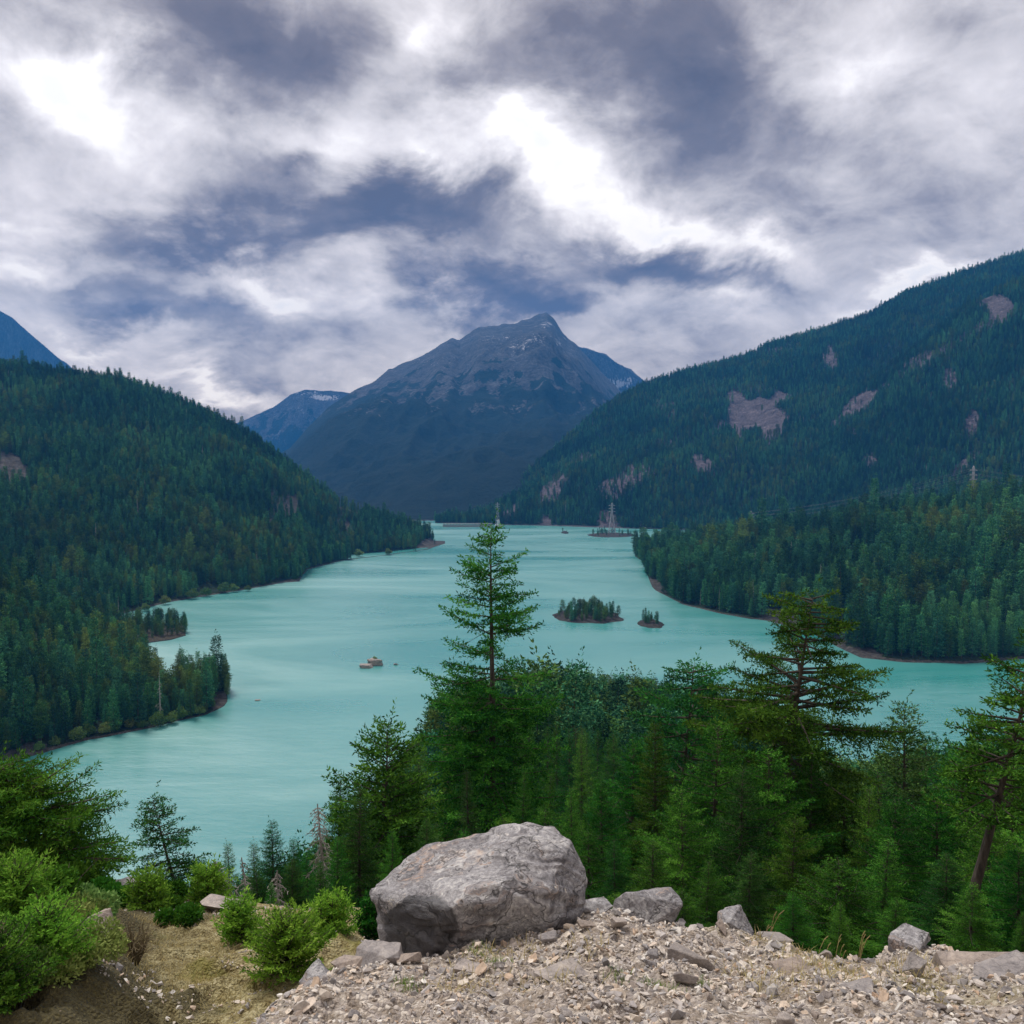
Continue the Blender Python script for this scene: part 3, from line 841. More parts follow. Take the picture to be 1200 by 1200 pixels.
def dead_tree(seed, H, R, nb, lean=(0, 0)):
    rng = np.random.default_rng(seed)
    tr = Acc()
    hs = np.linspace(-.02, 1, 12)
    ax = lambda h: np.stack([lean[0] * np.asarray(h), lean[1] * np.asarray(h), np.asarray(h) * H], -1)
    tr.add(*tube(ax(hs), np.maximum((H * .014 + .04) * (1 - hs) ** .8, .016), 7))
    for k in range(nb):
        h = .08 + .9 * (k + rng.random()) / nb
        L = R * (1.05 - h) ** .6 * rng.uniform(.3, 1.0)
        az = k * 2.4 + rng.normal(0, .4)
        dh = np.array([math.cos(az), math.sin(az), 0])
        s = np.linspace(0, 1, 5)[:, None]
        pts = ax([h])[0] + dh * L * s + np.array([0, 0, 1]) * L * (.1 * s - .75 * s ** 2) + rng.normal(0, .02 * L, (5, 3)) * s
        tr.add(*tube(pts, (.012 + .016 * L) * (1 - .8 * s[:, 0]), 4))
        for j in range(15):
            b0 = pts[rng.integers(1, 5)]
            d = dh * rng.uniform(.1, .7) + rng.normal(0, .5, 3) + np.array([0, 0, -.7])
            d /= np.linalg.norm(d)
            l2 = L * rng.uniform(.15, .5)
            p3 = np.stack([b0, b0 + d * l2 * .5 + rng.normal(0, .05 * l2, 3), b0 + d * l2])
            tr.add(*tube(p3, np.array([.010, .008, .005]) * max(1, H / 5), 3))
    return tr


def bushmesh(seed, R, H, n, tl, tw, mat, lumps=7):
    """a leafy bush or broadleaf crown: leaves through several lumps"""
    rng = np.random.default_rng(seed)
    a = Acc()
    for k in range(lumps):
        c = np.array([rng.normal(0, R * .42), rng.normal(0, R * .42), H * rng.uniform(.3, .75)])
        r = R * rng.uniform(.35, .6)
        m_ = n // lumps
        d = rng.normal(size=(m_, 3)); d /= np.linalg.norm(d, axis=1, keepdims=True)
        rr = rng.random(m_) ** .4
        P = c + d * (r * rr)[:, None] * np.array([1, 1, .8 * H / (2 * R) + .3])
        P[:, 2] = np.maximum(P[:, 2], .02 * H)
        diamonds(a, P, d + rng.normal(0, .8, (m_, 3)) + [0, 0, .3], tl * rng.uniform(.6, 1.2, m_), tw, rng, np.clip(rng.normal(.5, .15, m_) + rng.normal(0, .15), 0, 1))
    st = Acc()
    for k in range(6):
        e = np.array([rng.normal(0, R * .35), rng.normal(0, R * .35), H * rng.uniform(.5, .8)])
        st.add(*tube(np.stack([[0, 0, -.05 * H], e * .5 + [0, 0, H * .1], e]), np.array([.03, .02, .008]) * max(H, .6) * .5, 4))
    return st, a


def tree_thing(name, pair, loc, label, group, bark='bark', leaf='fir', cat='tree', rz=0.0, sc=1.0, crown='crown'):
    t_ = empty(name, loc, rz)
    t_.scale = (sc, sc, sc)
    tag(t_, label, cat, group)
    obj('trunk', pair[0].mesh('trunk', M[bark], True), t_)
    obj(crown, pair[1].mesh(crown, M[leaf]), t_)
    return t_


def dup(root, loc, rz, sc, label=None, group=None, tilt=(0, 0)):
    r = root.copy(); COL.objects.link(r)
    r.location = tuple(float(v) for v in loc); r.rotation_euler = (tilt[0], tilt[1], rz); r.scale = (sc, sc, sc) if np.ndim(sc) == 0 else sc
    if label: r['label'] = label
    if group: r['group'] = group
    elif 'group' in r.keys(): del r['group']
    for ch in list(root.children):
        c_ = ch.copy(); COL.objects.link(c_); c_.parent = r
    return r


def spot(px, py, d):
    """ground position under the bearing px at distance d"""
    p = at(px, py, d)
    return np.array([p[0], d, gz(p[0], d)])


# --- named near trees: (builder args) top pixel, base pixel x, distance
def fit(top, basex, d):
    tp = at(top[0], top[1], d)
    bp = at(basex, 1000, d)
    b = np.array([bp[0], d, gz(bp[0], d)])
    return b, tp[2] - b[2], (tp[0] - b[0], 0.0)


b_, H_, ln = fit((578, 618), 572, 42)
tree_thing('fir_tree', conifer(101, H_, 3.3, 230, .19, .066, cb=.10, lean=ln, jit=.45, dens=1.0,
           prof=[(0, .8), (.2, 1), (.38, .95), (.50, .90), (.555, .74), (.60, .66), (.75, .60), (.86, .44), (.94, .20), (1, .03)], elev=(.35, -.05), droop=.18, upt=.16, enoise=.16, spread=.75,
           gaps=[(.54, .94, .50)], width=.42, bare=14, trunk_r=.26), b_,
           'tall lone fir standing above the wood behind the boulder, sparse ragged top', None, leaf='fir')
b_, H_, ln = fit((953, 700), 876, 27)
tree_thing('pine_tree', conifer(102, H_, 2.5, 150, .13, .042, cb=.36, lean=ln, jit=.65,
           prof=[(0, .8), (.2, .95), (.45, 1.0), (.6, .95), (.70, .75), (.78, .40), (.85, .34), (.93, .42), (1, .22)], elev=(.14, -.1), droop=.05, upt=.04, s0=.32, enoise=.2, spread=.95,
           gaps=[(.78, .85, .45), (.5, .78, .9)], width=.48, thick=1.6, trunk_r=.24, bend=.02), b_,
           'crooked pine with dark bare trunk and layered crown against the right arm of water', None, leaf='fir')
b_, H_, ln = fit((178, 938), 232, 22)
tree_thing('fir_tree', conifer(103, H_, 1.25, 130, .095, .030, cb=.10, lean=ln, jit=.4, prof=[(0, .8), (.3, 1), (.6, .7), (.85, .42), (1, .06)], elev=(.3, -.25), droop=.3, upt=.12, gaps=[(.3, .9, .75)], width=.32), b_,
           'dark open fir leaning left in front of the pale water at lower left', None, leaf='firdark')
b_, H_, ln = fit((456, 850), 440, 27)
tree_thing('fir_tree', conifer(104, H_, 2.5, 170, .15, .055, cb=.03, lean=ln, jit=.3, prof=[(0, .95), (.3, 1), (.55, .72), (.7, .55), (.85, .34), (1, .05)], width=.4, gaps=[(.72, .97, .7)]), b_,
           'dense green fir directly left of the boulder, pointed top against the lake', None, leaf='fir')
b_, H_, ln = fit((-2, 900), 75, 14)
tree_thing('pine_tree', conifer(105, H_, 1.25, 190, .08, .022, cb=.10, lean=ln, jit=.5, prof=[(0, .8), (.4, 1), (.7, .75), (1, .2)], elev=(.25, -.1), droop=.08, upt=.1, s0=.18, enoise=.12, spread=.9, width=.45, thick=1.2), b_,
           'leaning pine with olive needles at the left edge, dark trunk showing', None, leaf='pine')
b_, H_, ln = fit((1215, 775), 1112, 15.5)
tree_thing('pine_tree', conifer(106, H_, 1.05, 80, .095, .030, cb=.52, enoise=.25, lean=ln, jit=.5, prof=[(0, .9), (.3, 1), (.6, .8), (1, .35)], elev=(.35, .0), droop=.08, upt=.05, s0=.3, width=.45, trunk_r=.13, thick=1.4), b_,
           'pine with a bare dark trunk leaning right at the right edge', None, leaf='fir')
b_, H_, ln = fit((812, 783), 785, 34)
tree_thing('pine_tree', conifer(107, H_, 3.0, 130, .16, .052, cb=.10, lean=ln, jit=.5, prof=[(0, .9), (.4, 1), (.7, .8), (.88, .55), (1, .22)], elev=(.25, -.1), droop=.1, upt=.1, s0=.2, width=.42, gaps=[(.55, .95, .7)], thick=1.3), b_,
           'flat topped dark fir left of the crooked pine, crown spreading sideways', None, leaf='firdark')
b_, H_, ln = fit((1061, 828), 1058, 46)
tree_thing('fir_tree', conifer(108, H_, 3.4, 160, .21, .068, cb=.08, lean=ln, jit=.25, prof=[(0, .9), (.3, 1), (.6, .62), (.85, .25), (1, .03)], width=.4), b_,
           'olive green pointed fir before the turquoise water on the right', None, leaf='olive')

# --- shared near kinds; every tree its own object
protos = {}


def proto(key, name, pair, leaf, bark='bark', crown='crown'):
    t_ = bpy.data.objects.new(name, None)
    COL.objects.link(t_)
    tag(t_, 'x', 'tree')
    obj('trunk', pair[0].mesh('trunk', M[bark], True), t_)
    obj(crown, pair[1].mesh(crown, M[leaf]), t_)
    protos[key] = [t_, False]


def put(key, H0, top, basex, d, label, group=None, rz=None, wide=1.0):
    """one copy of a shared kind with its top at a photo position"""
    b, H, ln = fit(top, basex, d)
    s = H / H0
    root, used = protos[key]
    tilt = math.atan2(ln[0], H)
    rz = random.uniform(0, 6.28) if rz is None else rz
    sc = (s * wide, s * wide, s)
    if not used:
        protos[key][1] = True
        root.location = tuple(b); root.scale = sc
        r = root; r['label'] = label
        if group: r['group'] = group
    else:
        r = dup(root, b, rz, sc, label, group)
    r.rotation_mode = 'ZYX'
    r.rotation_mode = 'XYZ'
    r.rotation_euler = (Matrix.Rotation(tilt, 3, 'Y') @ Matrix.Rotation(rz, 3, 'Z')).to_euler()
    return r


random.seed(7)
proto('f1', 'fir_tree', conifer(201, 10, 2.1, 215, .105, .027, cb=.03), 'fir')
proto('f2', 'fir_tree', conifer(202, 10, 1.8, 205, .105, .027, cb=.05, jit=.4, droop=.3, upt=.2), 'fir')
proto('f3', 'fir_tree', conifer(203, 10, 2.4, 205, .11, .029, cb=.04, jit=.45, elev=(.4, -.05)), 'firdark')
proto('f4', 'fir_tree', conifer(204, 10, 1.5, 190, .105, .026, cb=.06, jit=.35), 'olive')
proto('b1', 'fir_tree', conifer(205, 8, 2.1, 195, .10, .028, cb=.05, jit=.6, elev=(.5, -.1), prof=[(0, .85), (.3, 1), (.6, .7), (.85, .3), (1, .06)], s0=.15, spread=.75, width=.45, enoise=.16, gaps=[(.5, .95, .75)], bare=10), 'fir')
NEAR = [
    ('f1', 10, (398, 915), 392, 29, 'fir on the left flank of the dense green clump beside the boulder'),
    ('f4', 10, (490, 868), 492, 33, 'slim olive fir just right of the pointed fir beside the boulder'),
    ('f3', 10, (422, 925), 420, 21, 'broad dark fir low in the clump left of the boulder'),
    ('f2', 10, (524, 900), 520, 44, 'grey green fir between the clump and the tall lone fir'),
    ('f3', 10, (318, 965), 326, 24, 'small dark bushy fir left of the grey dead spire'),
    ('f4', 10, (298, 990), 300, 30, 'thin fir spire right of the grey dead trees on the left'),
    ('f1', 10, (345, 985), 348, 30, 'fir close behind the grey dead spire'),
    ('f4', 10, (268, 990), 272, 27, 'narrow fir behind the leaning grey dead tree'),
    ('f3', 10, (236, 1008), 248, 25, 'low dark fir between the leaning dark fir and the grey dead tree'),
    ('f2', 10, (205, 1020), 214, 28, 'low fir at the foot of the leaning dark fir'),
    ('f2', 10, (614, 905), 612, 33, 'fir rising right above the top of the boulder'),
    ('f2', 10, (645, 905), 644, 46, 'fir immediately right of the tall lone fir'),
    ('f4', 10, (548, 905), 550, 36, 'thin olive fir just left of the trunk of the tall lone fir'),
]
for k, H0, top, bx, d, lb in NEAR: put(k, H0, top, bx, d, lb)
FILL = [('f3', 10, (300, 1018), 303, 21), ('f1', 10, (268, 1035), 274, 20), ('f3', 10, (342, 1008), 345, 22), ('f2', 10, (228, 1045), 235, 19), ('f1', 10, (360, 1000), 362, 24), ('f1', 10, (318, 1035), 318, 18), ('f3', 10, (375, 1010), 376, 18), ('f3', 10, (205, 1055), 210, 18), ('f1', 10, (395, 985), 396, 20), ('b1', 8, (742, 872), 742, 32), ('b1', 8, (705, 918), 705, 26), ('f1', 10, (768, 850), 768, 30), ('b1', 8, (840, 850), 838, 24), ('f3', 10, (870, 900), 872, 21), ('b1', 8, (800, 930), 800, 20),
        ('b1', 8, (900, 880), 902, 24), ('f1', 10, (950, 890), 950, 25), ('b1', 8, (990, 905), 990, 27), ('f2', 10, (1018, 925), 1018, 23), ('b1', 8, (930, 960), 930, 18), ('f3', 10, (1085, 862), 1085, 50),
        ('b1', 8, (1050, 940), 1050, 21), ('f2', 10, (1040, 985), 1038, 16), ('b1', 8, (1100, 935), 1098, 24), ('b1', 8, (1130, 880), 1125, 28), ('f1', 10, (1165, 865), 1160, 30), ('b1', 8, (1190, 890), 1185, 24),
        ('b1', 8, (1160, 960), 1158, 18), ('f3', 10, (1110, 1000), 1108, 15), ('b1', 8, (1195, 1000), 1195, 15.5), ('b1', 8, (985, 1010), 985, 15.5), ('f3', 10, (880, 1000), 880, 15), ('f2', 10, (830, 1010), 830, 15.5),
        ('f1', 10, (765, 985), 765, 16), ('f3', 10, (720, 985), 720, 17), ('b1', 8, (690, 975), 690, 19), ('f2', 10, (670, 930), 668, 24), ('b1', 8, (640, 950), 640, 23), ('b1', 8, (1240, 900), 1240, 20), ('f3', 10, (1030, 905), 1028, 36),
        ('f1', 10, (1000, 950), 1000, 32), ('b1', 8, (590, 960), 590, 22), ('f1', 10, (545, 975), 545, 20), ('f3', 10, (500, 960), 500, 19), ('f1', 10, (460, 975), 458, 18), ('b1', 8, (1140, 1040), 1140, 13.5), ('b1', 8, (930, 1050), 930, 13.5),
        ('b1', 8, (1050, 1055), 1050, 13.5), ('b1', 8, (800, 1045), 800, 13.5), ('b1', 8, (720, 1050), 720, 13.5), ('f2', 10, (985, 1060), 985, 12.8), ('f1', 10, (1200, 1070), 1200, 12.8), ('f1', 10, (865, 1065), 865, 12.8)]
for k, H0, top, bx, d in FILL:
    put(k, H0, top, bx, d, 'green conifer in the dense wall of trees behind the stony ledge', 'trees in the wall of wood behind the ledge', wide=random.uniform(.9, 1.25) * (1.35 if d < 17 else 1))

# dead trees
for sd_i, top, bx, d, R, nb, lb in ((301, (372, 942), 388, 21, .85, 110, 'tall grey dead spire with drooping bare twigs left of the boulder'),
                                    (302, (325, 1020), 322, 19.5, .7, 70, 'short grey dead tree between the dead spire and the leaning dead tree'),
                                    (303, (250, 1008), 285, 20, 1.15, 110, 'leaning grey dead tree with a dense tangle of bare twigs'),
                                    (304, (283, 1005), 300, 22, .6, 60, 'slender grey dead stem just right of the leaning dead tree')):
    b_, H_, ln = fit(top, bx, d)
    o = obj('dead_tree', dead_tree(sd_i, H_, R, nb, ln).mesh('dead_tree', M['dead'], True), None, b_)
    tag(o, lb, 'dead tree')

# saplings and shrubs on the ledge
SAP = [(335, 1082, 8.7, 50, 401, 'bright green fir sapling at the left foot of the rubble mound', 1.0), (280, 1122, 10.4, 24, 402, 'smaller bright fir sapling left of the big sapling', 1.0), (388, 1102, 11.0, 24, 403, 'small bright sapling right of the big sapling', 1.0),
       (172, 1066, 12.8, 24, 404, 'green sapling on the crest of the mossy gully', 1.0), (243, 1090, 14.0, 24, 405, 'pale green bushy sapling beyond the mossy gully', 1.0), (18, 1030, 8.2, 44, 406, 'bright fir sapling low at the left edge under the pine', 1.2),
       (50, 1088, 6.6, 56, 407, 'blurred bright green fir boughs in the lower left corner', 1.5), (-20, 1100, 6.0, 64, 408, 'dark green fir bough in the bottom left corner', 1.5), (438, 1098, 11.6, 22, 409, 'small blue green sapling behind the left end of the boulder', 1.0)]
for px, py, d, rpx, sd_i, lb, wd in SAP:
    b_, H_, ln = fit((px, py), px, d)
    H_ = max(H_, .5)
    tl = .0048 * d
    tree_thing('sapling', conifer(sd_i, H_, rpx * d / 1000, int(95), tl, tl * .36, cb=.02, jit=.4, elev=(.95, .25), droop=.0, upt=.08, prof=[(0, .85), (.25, 1), (.6, .62), (1, .08)], trunk_r=.02, width=.42), b_, lb, None,
               leaf='young' if sd_i not in (408, 409) else 'fir', cat='sapling')
SHR = [(20, 1150, 6.2, .35, .35, 517, 'leaf', 'leafy green bush in the bottom left corner below the fir boughs'), (95, 1150, 8.2, .3, .3, 511, 'leaf', 'yellow green shrub low on the mossy bank'), (215, 1110, 11.8, .3, .22, 513, 'pine', 'low green mat at the right side of the gully'), (75, 1100, 9.8, .4, .45, 514, 'pine', 'olive shrub at the foot of the fir boughs'), (100, 1190, 6.9, .3, .2, 515, 'leaf', 'low green tuft near the bottom edge at left'), (190, 1078, 13.4, .3, .3, 516, 'pine', 'small green shrub next to the crest sapling'), (120, 1118, 9.6, .35, .4, 501, 'leaf', 'low olive shrub on the mossy bank at left'), (128, 1070, 13.0, .35, .35, 502, 'pine', 'green shrub below the leaning pine at left'),
       (90, 1055, 13.4, .5, .6, 503, 'pine', 'olive thicket at the foot of the leaning pine'), (232, 1075, 16.0, .35, .35, 504, 'gorse', 'reddish brown shrub behind the mossy gully'),
       (540, 985, 17.0, 1.0, .9, 505, 'leaf', 'pale dry shrub showing over the left shoulder of the boulder'), (645, 1000, 15.5, .8, .9, 506, 'leaf', 'leafy shrub showing over the right shoulder of the boulder')]
for px, py, d, R, H_, sd_i, lf, lb in SHR:
    p = spot(px, py, d)
    st, cr = bushmesh(sd_i, R, H_ * 1.2, 5200, .0055 * d, .0026 * d, lf)
    s_ = empty('shrub', p); tag(s_, lb, 'shrub')
    obj('stem', st.mesh('stem', M['bark'], True), s_); obj('crown', cr.mesh('crown', M[lf]), s_)
# bare twig bush
rng = np.random.default_rng(77)
tw_ = Acc()
for k in range(46):
    az = rng.uniform(0, 6.28); L = rng.uniform(.25, .5); sp_ = rng.uniform(.1, .55)
    e = np.array([math.cos(az) * sp_, math.sin(az) * sp_, 1]); e = e / np.linalg.norm(e) * L
    tw_.add(*tube(np.stack([[0, 0, -.02], e * .5 + rng.normal(0, .02, 3), e]), [.006, .005, .002], 3))
    for j in range(4):
        s0_ = e * rng.uniform(.3, .9); d2 = e / L * .5 + rng.normal(0, .5, 3)
        tw_.add(*tube(np.stack([s0_, s0_ + d2 * .08, s0_ + d2 * .15]), [.004, .003, .002], 3))
tag(obj('twig_bush', tw_.mesh('twig_bush', M['gorse']), None, spot(160, 1165, 8.9)), 'leafless brown twiggy bush in the mossy gully', 'bush')

# ------------------------------------------------------------------ woods: shared small trees
KEEP = bpy.data.collections.new('tree_kinds')
kinds = []
for k, (sd_i, H, R, nb, tl, tw, lf, kw) in enumerate([
        (601, 24, 3.2, 104, .62, .28, 'far', dict(jit=.25, cb=.05)),
        (602, 24, 2.9, 104, .62, .28, 'far', dict(jit=.35, cb=.10, droop=.3)),
        (603, 24, 3.6, 104, .64, .30, 'far', dict(jit=.4, cb=.06)),
        (604, 24, 3.1, 96, .62, .28, 'olive', dict(jit=.4, cb=.12)),
        (605, 24, 3.5, 80, .66, .30, 'olive', dict(jit=.6, cb=.25, prof=[(0, .6), (.4, 1), (.7, .8), (1, .15)])),
        (606, 24, 2.3, 90, .7, .32, 'far', dict(jit=.35, cb=.15))]):
    tr, cr = conifer(sd_i, H, R, nb, tl, tw, limbs_on=False, trunk_r=.28, dens=.8, **kw)
    v = np.vstack(tr.v + cr.v)
    nt_ = sum(len(x) for x in tr.v)
    f = np.vstack([np.vstack(tr.f), np.vstack(cr.f) + nt_])
    tone = np.concatenate(tr.t + cr.t)
    me = mesh('fir_tree', v, f, None, False, {'tone': ('FACE', tone)})
    me.materials.append(M['bark']); me.materials.append(M[lf])
    mi = np.ones(len(f), np.int32); mi[:sum(len(x) for x in tr.f)] = 0
    me.polygons.foreach_set('material_index', mi)
    o = bpy.data.objects.new('wood_tree_%d' % k, me)
    KEEP.objects.link(o)
    kinds.append(me)
dt = dead_tree(611, 22, 2.0, 34).mesh('dead_tree', M['dead'], True)
KEEP.objects.link(bpy.data.objects.new('wood_tree_6', dt))
st, cr = bushmesh(612, 4.5, 7.5, 1100, .9, .7, 'leaf', 9)
bm_ = cr.mesh('shrub', M['leaf'])
KEEP.objects.link(bpy.data.objects.new('wood_tree_7', bm_))

STONES = bpy.data.collections.new('stone_kinds')


def scatter_group(name, coll):
    ng = bpy.data.node_groups.new(name, 'GeometryNodeTree')
    ng.interface.new_socket('Geometry', in_out='INPUT', socket_type='NodeSocketGeometry')
    ng.interface.new_socket('Geometry', in_out='OUTPUT', socket_type='NodeSocketGeometry')
    gi, go = ng.nodes.new('NodeGroupInput'), ng.nodes.new('NodeGroupOutput')
    ci = ng.nodes.new('GeometryNodeCollectionInfo')
    ci.inputs[0].default_value = coll
    ci.inputs[1].default_value = True
    ci.inputs[2].default_value = True
    ip = ng.nodes.new('GeometryNodeInstanceOnPoints')
    ip.inputs['Pick Instance'].default_value = True

    def na(nm, ty):
        n = ng.nodes.new('GeometryNodeInputNamedAttribute'); n.data_type = ty; n.inputs[0].default_value = nm
        return n.outputs[0]
    L = ng.links.new
    L(gi.outputs[0], ip.inputs['Points'])
    L(ci.outputs[0], ip.inputs['Instance'])
    L(na('kind', 'INT'), ip.inputs['Instance Index'])
    L(na('rot', 'FLOAT_VECTOR'), ip.inputs['Rotation'])
    L(na('size', 'FLOAT_VECTOR'), ip.inputs['Scale'])
    L(ip.outputs[0], go.inputs[0])
    return ng


NG_TREES = scatter_group('wood_scatter', KEEP)
NG_STONES = scatter_group('stone_scatter', STONES)


def stuff(name, label, pts, kind, rot, size, ng):
    me = bpy.data.meshes.new(name)
    me.vertices.add(len(pts)); me.vertices.foreach_set('co', np.asarray(pts, np.float32).ravel())
    me.attributes.new('kind', 'INT', 'POINT').data.foreach_set('value', np.asarray(kind, np.int32))
    me.attributes.new('rot', 'FLOAT_VECTOR', 'POINT').data.foreach_set('vector', np.asarray(rot, np.float32).ravel())
    me.attributes.new('size', 'FLOAT_VECTOR', 'POINT').data.foreach_set('vector', np.asarray(size, np.float32).ravel())
    if ng is NG_TREES:
        pq = np.asarray(pts)[:, :2]
        tv = np.clip(.65 * fbm(pq / 140.0, 500, 4) + .35 * fbm(pq / 28.0, 510, 2) + .08, -.45, .65)
        me.attributes.new('tint', 'FLOAT', 'POINT').data.foreach_set('value', tv.astype(np.float32))
    o = obj(name, me)
    tag(o, label, None, None, 'stuff')
    md = o.modifiers.new('scatter', 'NODES'); md.node_group = ng
    return o


def tree_attrs(Q, cl, rng, h0, hv, olive, dead=.012, patch=70.0, seed=0):
    n = len(Q)
    h = h0 * np.exp(rng.normal(0, hv, n)) * (1 + .18 * cl)
    pn = fbm(Q[:, :2] / patch, 300 + seed, 3)
    k = rng.choice([0, 1, 2, 5], n)
    ol = rng.random(n) < np.clip(olive + pn * .9, 0.02, .95)
    k = np.where(ol, rng.choice([3, 4], n), k)
    k = np.where(rng.random(n) < dead, 6, k)
    s = h / 24.0
    size = np.column_stack([s * rng.uniform(.85, 1.25, n), s * rng.uniform(.85, 1.25, n), s])
    rot = np.column_stack([rng.normal(0, .03, n), rng.normal(0, .03, n), rng.uniform(0, 6.28, n)])
    return k, rot, size, h


def individual(Q, k, rot, size, label, group, name='fir_tree'):
    for p, kk, r, s in zip(Q, k, rot, size):
        o = obj(name, kinds[kk] if kk < 6 else dt, None, p)
        o.rotation_euler = tuple(map(float, r)); o.scale = tuple(map(float, s))
        tag(o, label, 'tree', group)


def wood(key, n, seed, h0, hv, olive, name, label, nsingle=0, slabel='', sgroup='', dead=.012, dmin=None, **kw):
    Q, cl, rng = scatter(key, n, seed, **kw)
    if dmin:
        kp = thin_out(Q, dmin); Q, cl = Q[kp], cl[kp]
    Q = Q.copy(); Q[:, 2] -= .4
    k, rot, size, h = tree_attrs(Q, cl, rng, h0, hv, olive, dead, seed=seed)
    if nsingle:
        x, y = proj(Q)
        vis = (x > 0) & (x < 1200) & (y < 1000)
        score = np.where(vis, h / Q[:, 1], 0)
        order = np.argsort(-score)
        one, rest = order[:nsingle], order[nsingle:]
        individual(Q[one], k[one], rot[one], size[one], slabel, sgroup)
        Q, k, rot, size = Q[rest], k[rest], rot[rest], size[rest]
    stuff(name, label, Q, k, rot, size, NG_TREES)
    print(name, len(Q))


wood('B', 80000, 1, 18.5, .25, .18, 'forest', 'dark green conifer forest covering the left hill', clump=90, thin=-.62, dmin=5.6, tmax=1.06)
wood('C', 20000, 2, 26, .26, .12, 'forest', 'conifer forest covering the right peninsula hill', 34, 'fir on the near flank of the right peninsula', 'larger firs along the right peninsula', dmin=6.2, thin=-.7, tmax=1.1)
wood('D', 130000, 3, 18, .25, .16, 'forest', 'blue green forest on the far right mountainside', clump=220, thin=-.62, dmin=6.8, maxrock=.60, tmax=1.03)
wood('D2', 80000, 4, 18, .25, .14, 'forest', 'forest on the spur in front of the right mountainside', clump=160, thin=-.62, dmin=6.5, maxrock=.60, tmax=1.05)
wood('A', 8000, 5, 16, .28, .35, 'forest', 'mixed conifer wood covering the left point', 34, 'conifer on the lakeward slope of the left point', 'larger conifers on the left point', dead=.035, dmin=4.3, thin=-.8, tmax=1.2)
wood('A2', 420, 6, 13, .2, .4, 'tree_row', 'row of small conifers along the low spit', dmin=3.2, tmax=1.5, tmin=.1)

# the wooded promontory at the foot of our own slope
rng = np.random.default_rng(9)
n = 11000
yy = 45 + 475 * rng.random(n) ** .75
xx = (rng.random(n) * .95 - .34) * (yy + 8)
zz_, _ = ground_z(xx, yy)
Q = np.column_stack([xx, yy, zz_])[zz_ > 1.0]
X, Y = proj(Q)
Q = Q[(X > 285) & (X < 1320)]
Q = Q[thin_out(Q, 5.0)]
cl = fbm(Q[:, :2] / 40.0, 77, 3)
k, rot, size, h = tree_attrs(Q, cl, rng, 24, .22, .25, .012, seed=50)
# no treetop stands above the wood's own skyline
SKYL = [(285, 1040), (340, 1015), (400, 960), (440, 925), (480, 895), (498, 862), (512, 830), (545, 805), (600, 788), (650, 784), (760, 800), (830, 806), (900, 830), (950, 880), (1000, 905), (1040, 890), (1120, 880), (1200, 860), (1320, 850)]
X, Y = proj(Q)
ytop = interp(SKYL, X) + np.where(Q[:, 1] < 165, 70, 0) + np.abs(rng.normal(0, 9, len(Q))) - 6
cap = np.array([at(x_, y_, d_)[2] for x_, y_, d_ in zip(X, ytop, Q[:, 1])]) - Q[:, 2]
h2 = np.minimum(h, cap)
ok = h2 > 6
Q, k, rot, h, h2, size = Q[ok], k[ok], rot[ok], h[ok], h2[ok], size[ok] * (h2 / h)[ok][:, None]
size[:, :2] *= np.clip((h / h2)[:, None] ** .5, 1, 1.4)
far_ = Q[:, 1] > 165
X, Y = proj(Q + np.column_stack([np.zeros(len(Q)), np.zeros(len(Q)), h2]))
score = np.where(far_ & (X > 470) & (X < 900) & (Y < 960), h2 / Q[:, 1], 0)
order = np.argsort(-score)
one = order[:90]
individual(Q[one], k[one], rot[one], size[one], 'fir in the wood on the promontory below the ledge', 'firs on the wooded promontory')
rest = order[90:]
rest = rest[far_[rest]]
stuff('forest', 'fir wood filling the promontory below the ledge', Q[rest], k[rest], rot[rest], size[rest], NG_TREES)
nr2 = np.where(~far_)[0]
nr2 = nr2[thin_out(Q[nr2], 9.5)][:62]
for i in nr2:
    root = protos[['f1', 'f2', 'f3', 'f4'][i % 4]][0]
    s = h2[i] / 10
    r = dup(root, Q[i], rng.uniform(0, 6.28), (s * .9, s * .9, s), 'tall fir halfway down the slope between ledge and promontory', 'firs halfway down the slope')

# ------------------------------------------------------------------ islands and rocks in the lake
def island(name, label, cx, cyp, wpx, dpx, hz, seed, key):
    c = on_water(cx, cyp)
    rx = wpx / F * c[1] / 2; ry = abs(on_water(cx, cyp - dpx / 2)[1] - on_water(cx, cyp + dpx / 2)[1]) / 2
    nr_, na_ = 16, 56
    V, Fc = [], []
    an = np.arange(na_) / na_ * 2 * math.pi
    wob = 1 + .22 * fbm(np.column_stack([np.cos(an) * 1.6, np.sin(an) * 1.6]), seed, 3)
    for i in range(nr_):
        r = 1.12 * (1 - i / (nr_ - 1)) + .001
        z = hz * (1 - r ** 2.2) - .3
        x = np.cos(an) * rx * r * wob; y = np.sin(an) * ry * r * wob
        zz2 = z + hz * .25 * fbm(np.column_stack([x / rx * 2.5, y / ry * 2.5]), seed + 2, 4) * (r < .98)
        V.append(np.column_stack([c[0] + x, c[1] + y, zz2]))
    V = np.vstack(V)
    for i in range(nr_ - 1):
        for j in range(na_):
            Fc.append((i * na_ + j, i * na_ + (j + 1) % na_, (i + 1) * na_ + (j + 1) % na_, (i + 1) * na_ + j))
    me = mesh(name, V, np.array(Fc), M['shore'], True, {'rock': ('POINT', np.full(len(V), .75)), 'snow': ('POINT', np.zeros(len(V)))})
    o = obj(name, me); tag(o, label, None, None, 'structure')
    return c, rx, ry


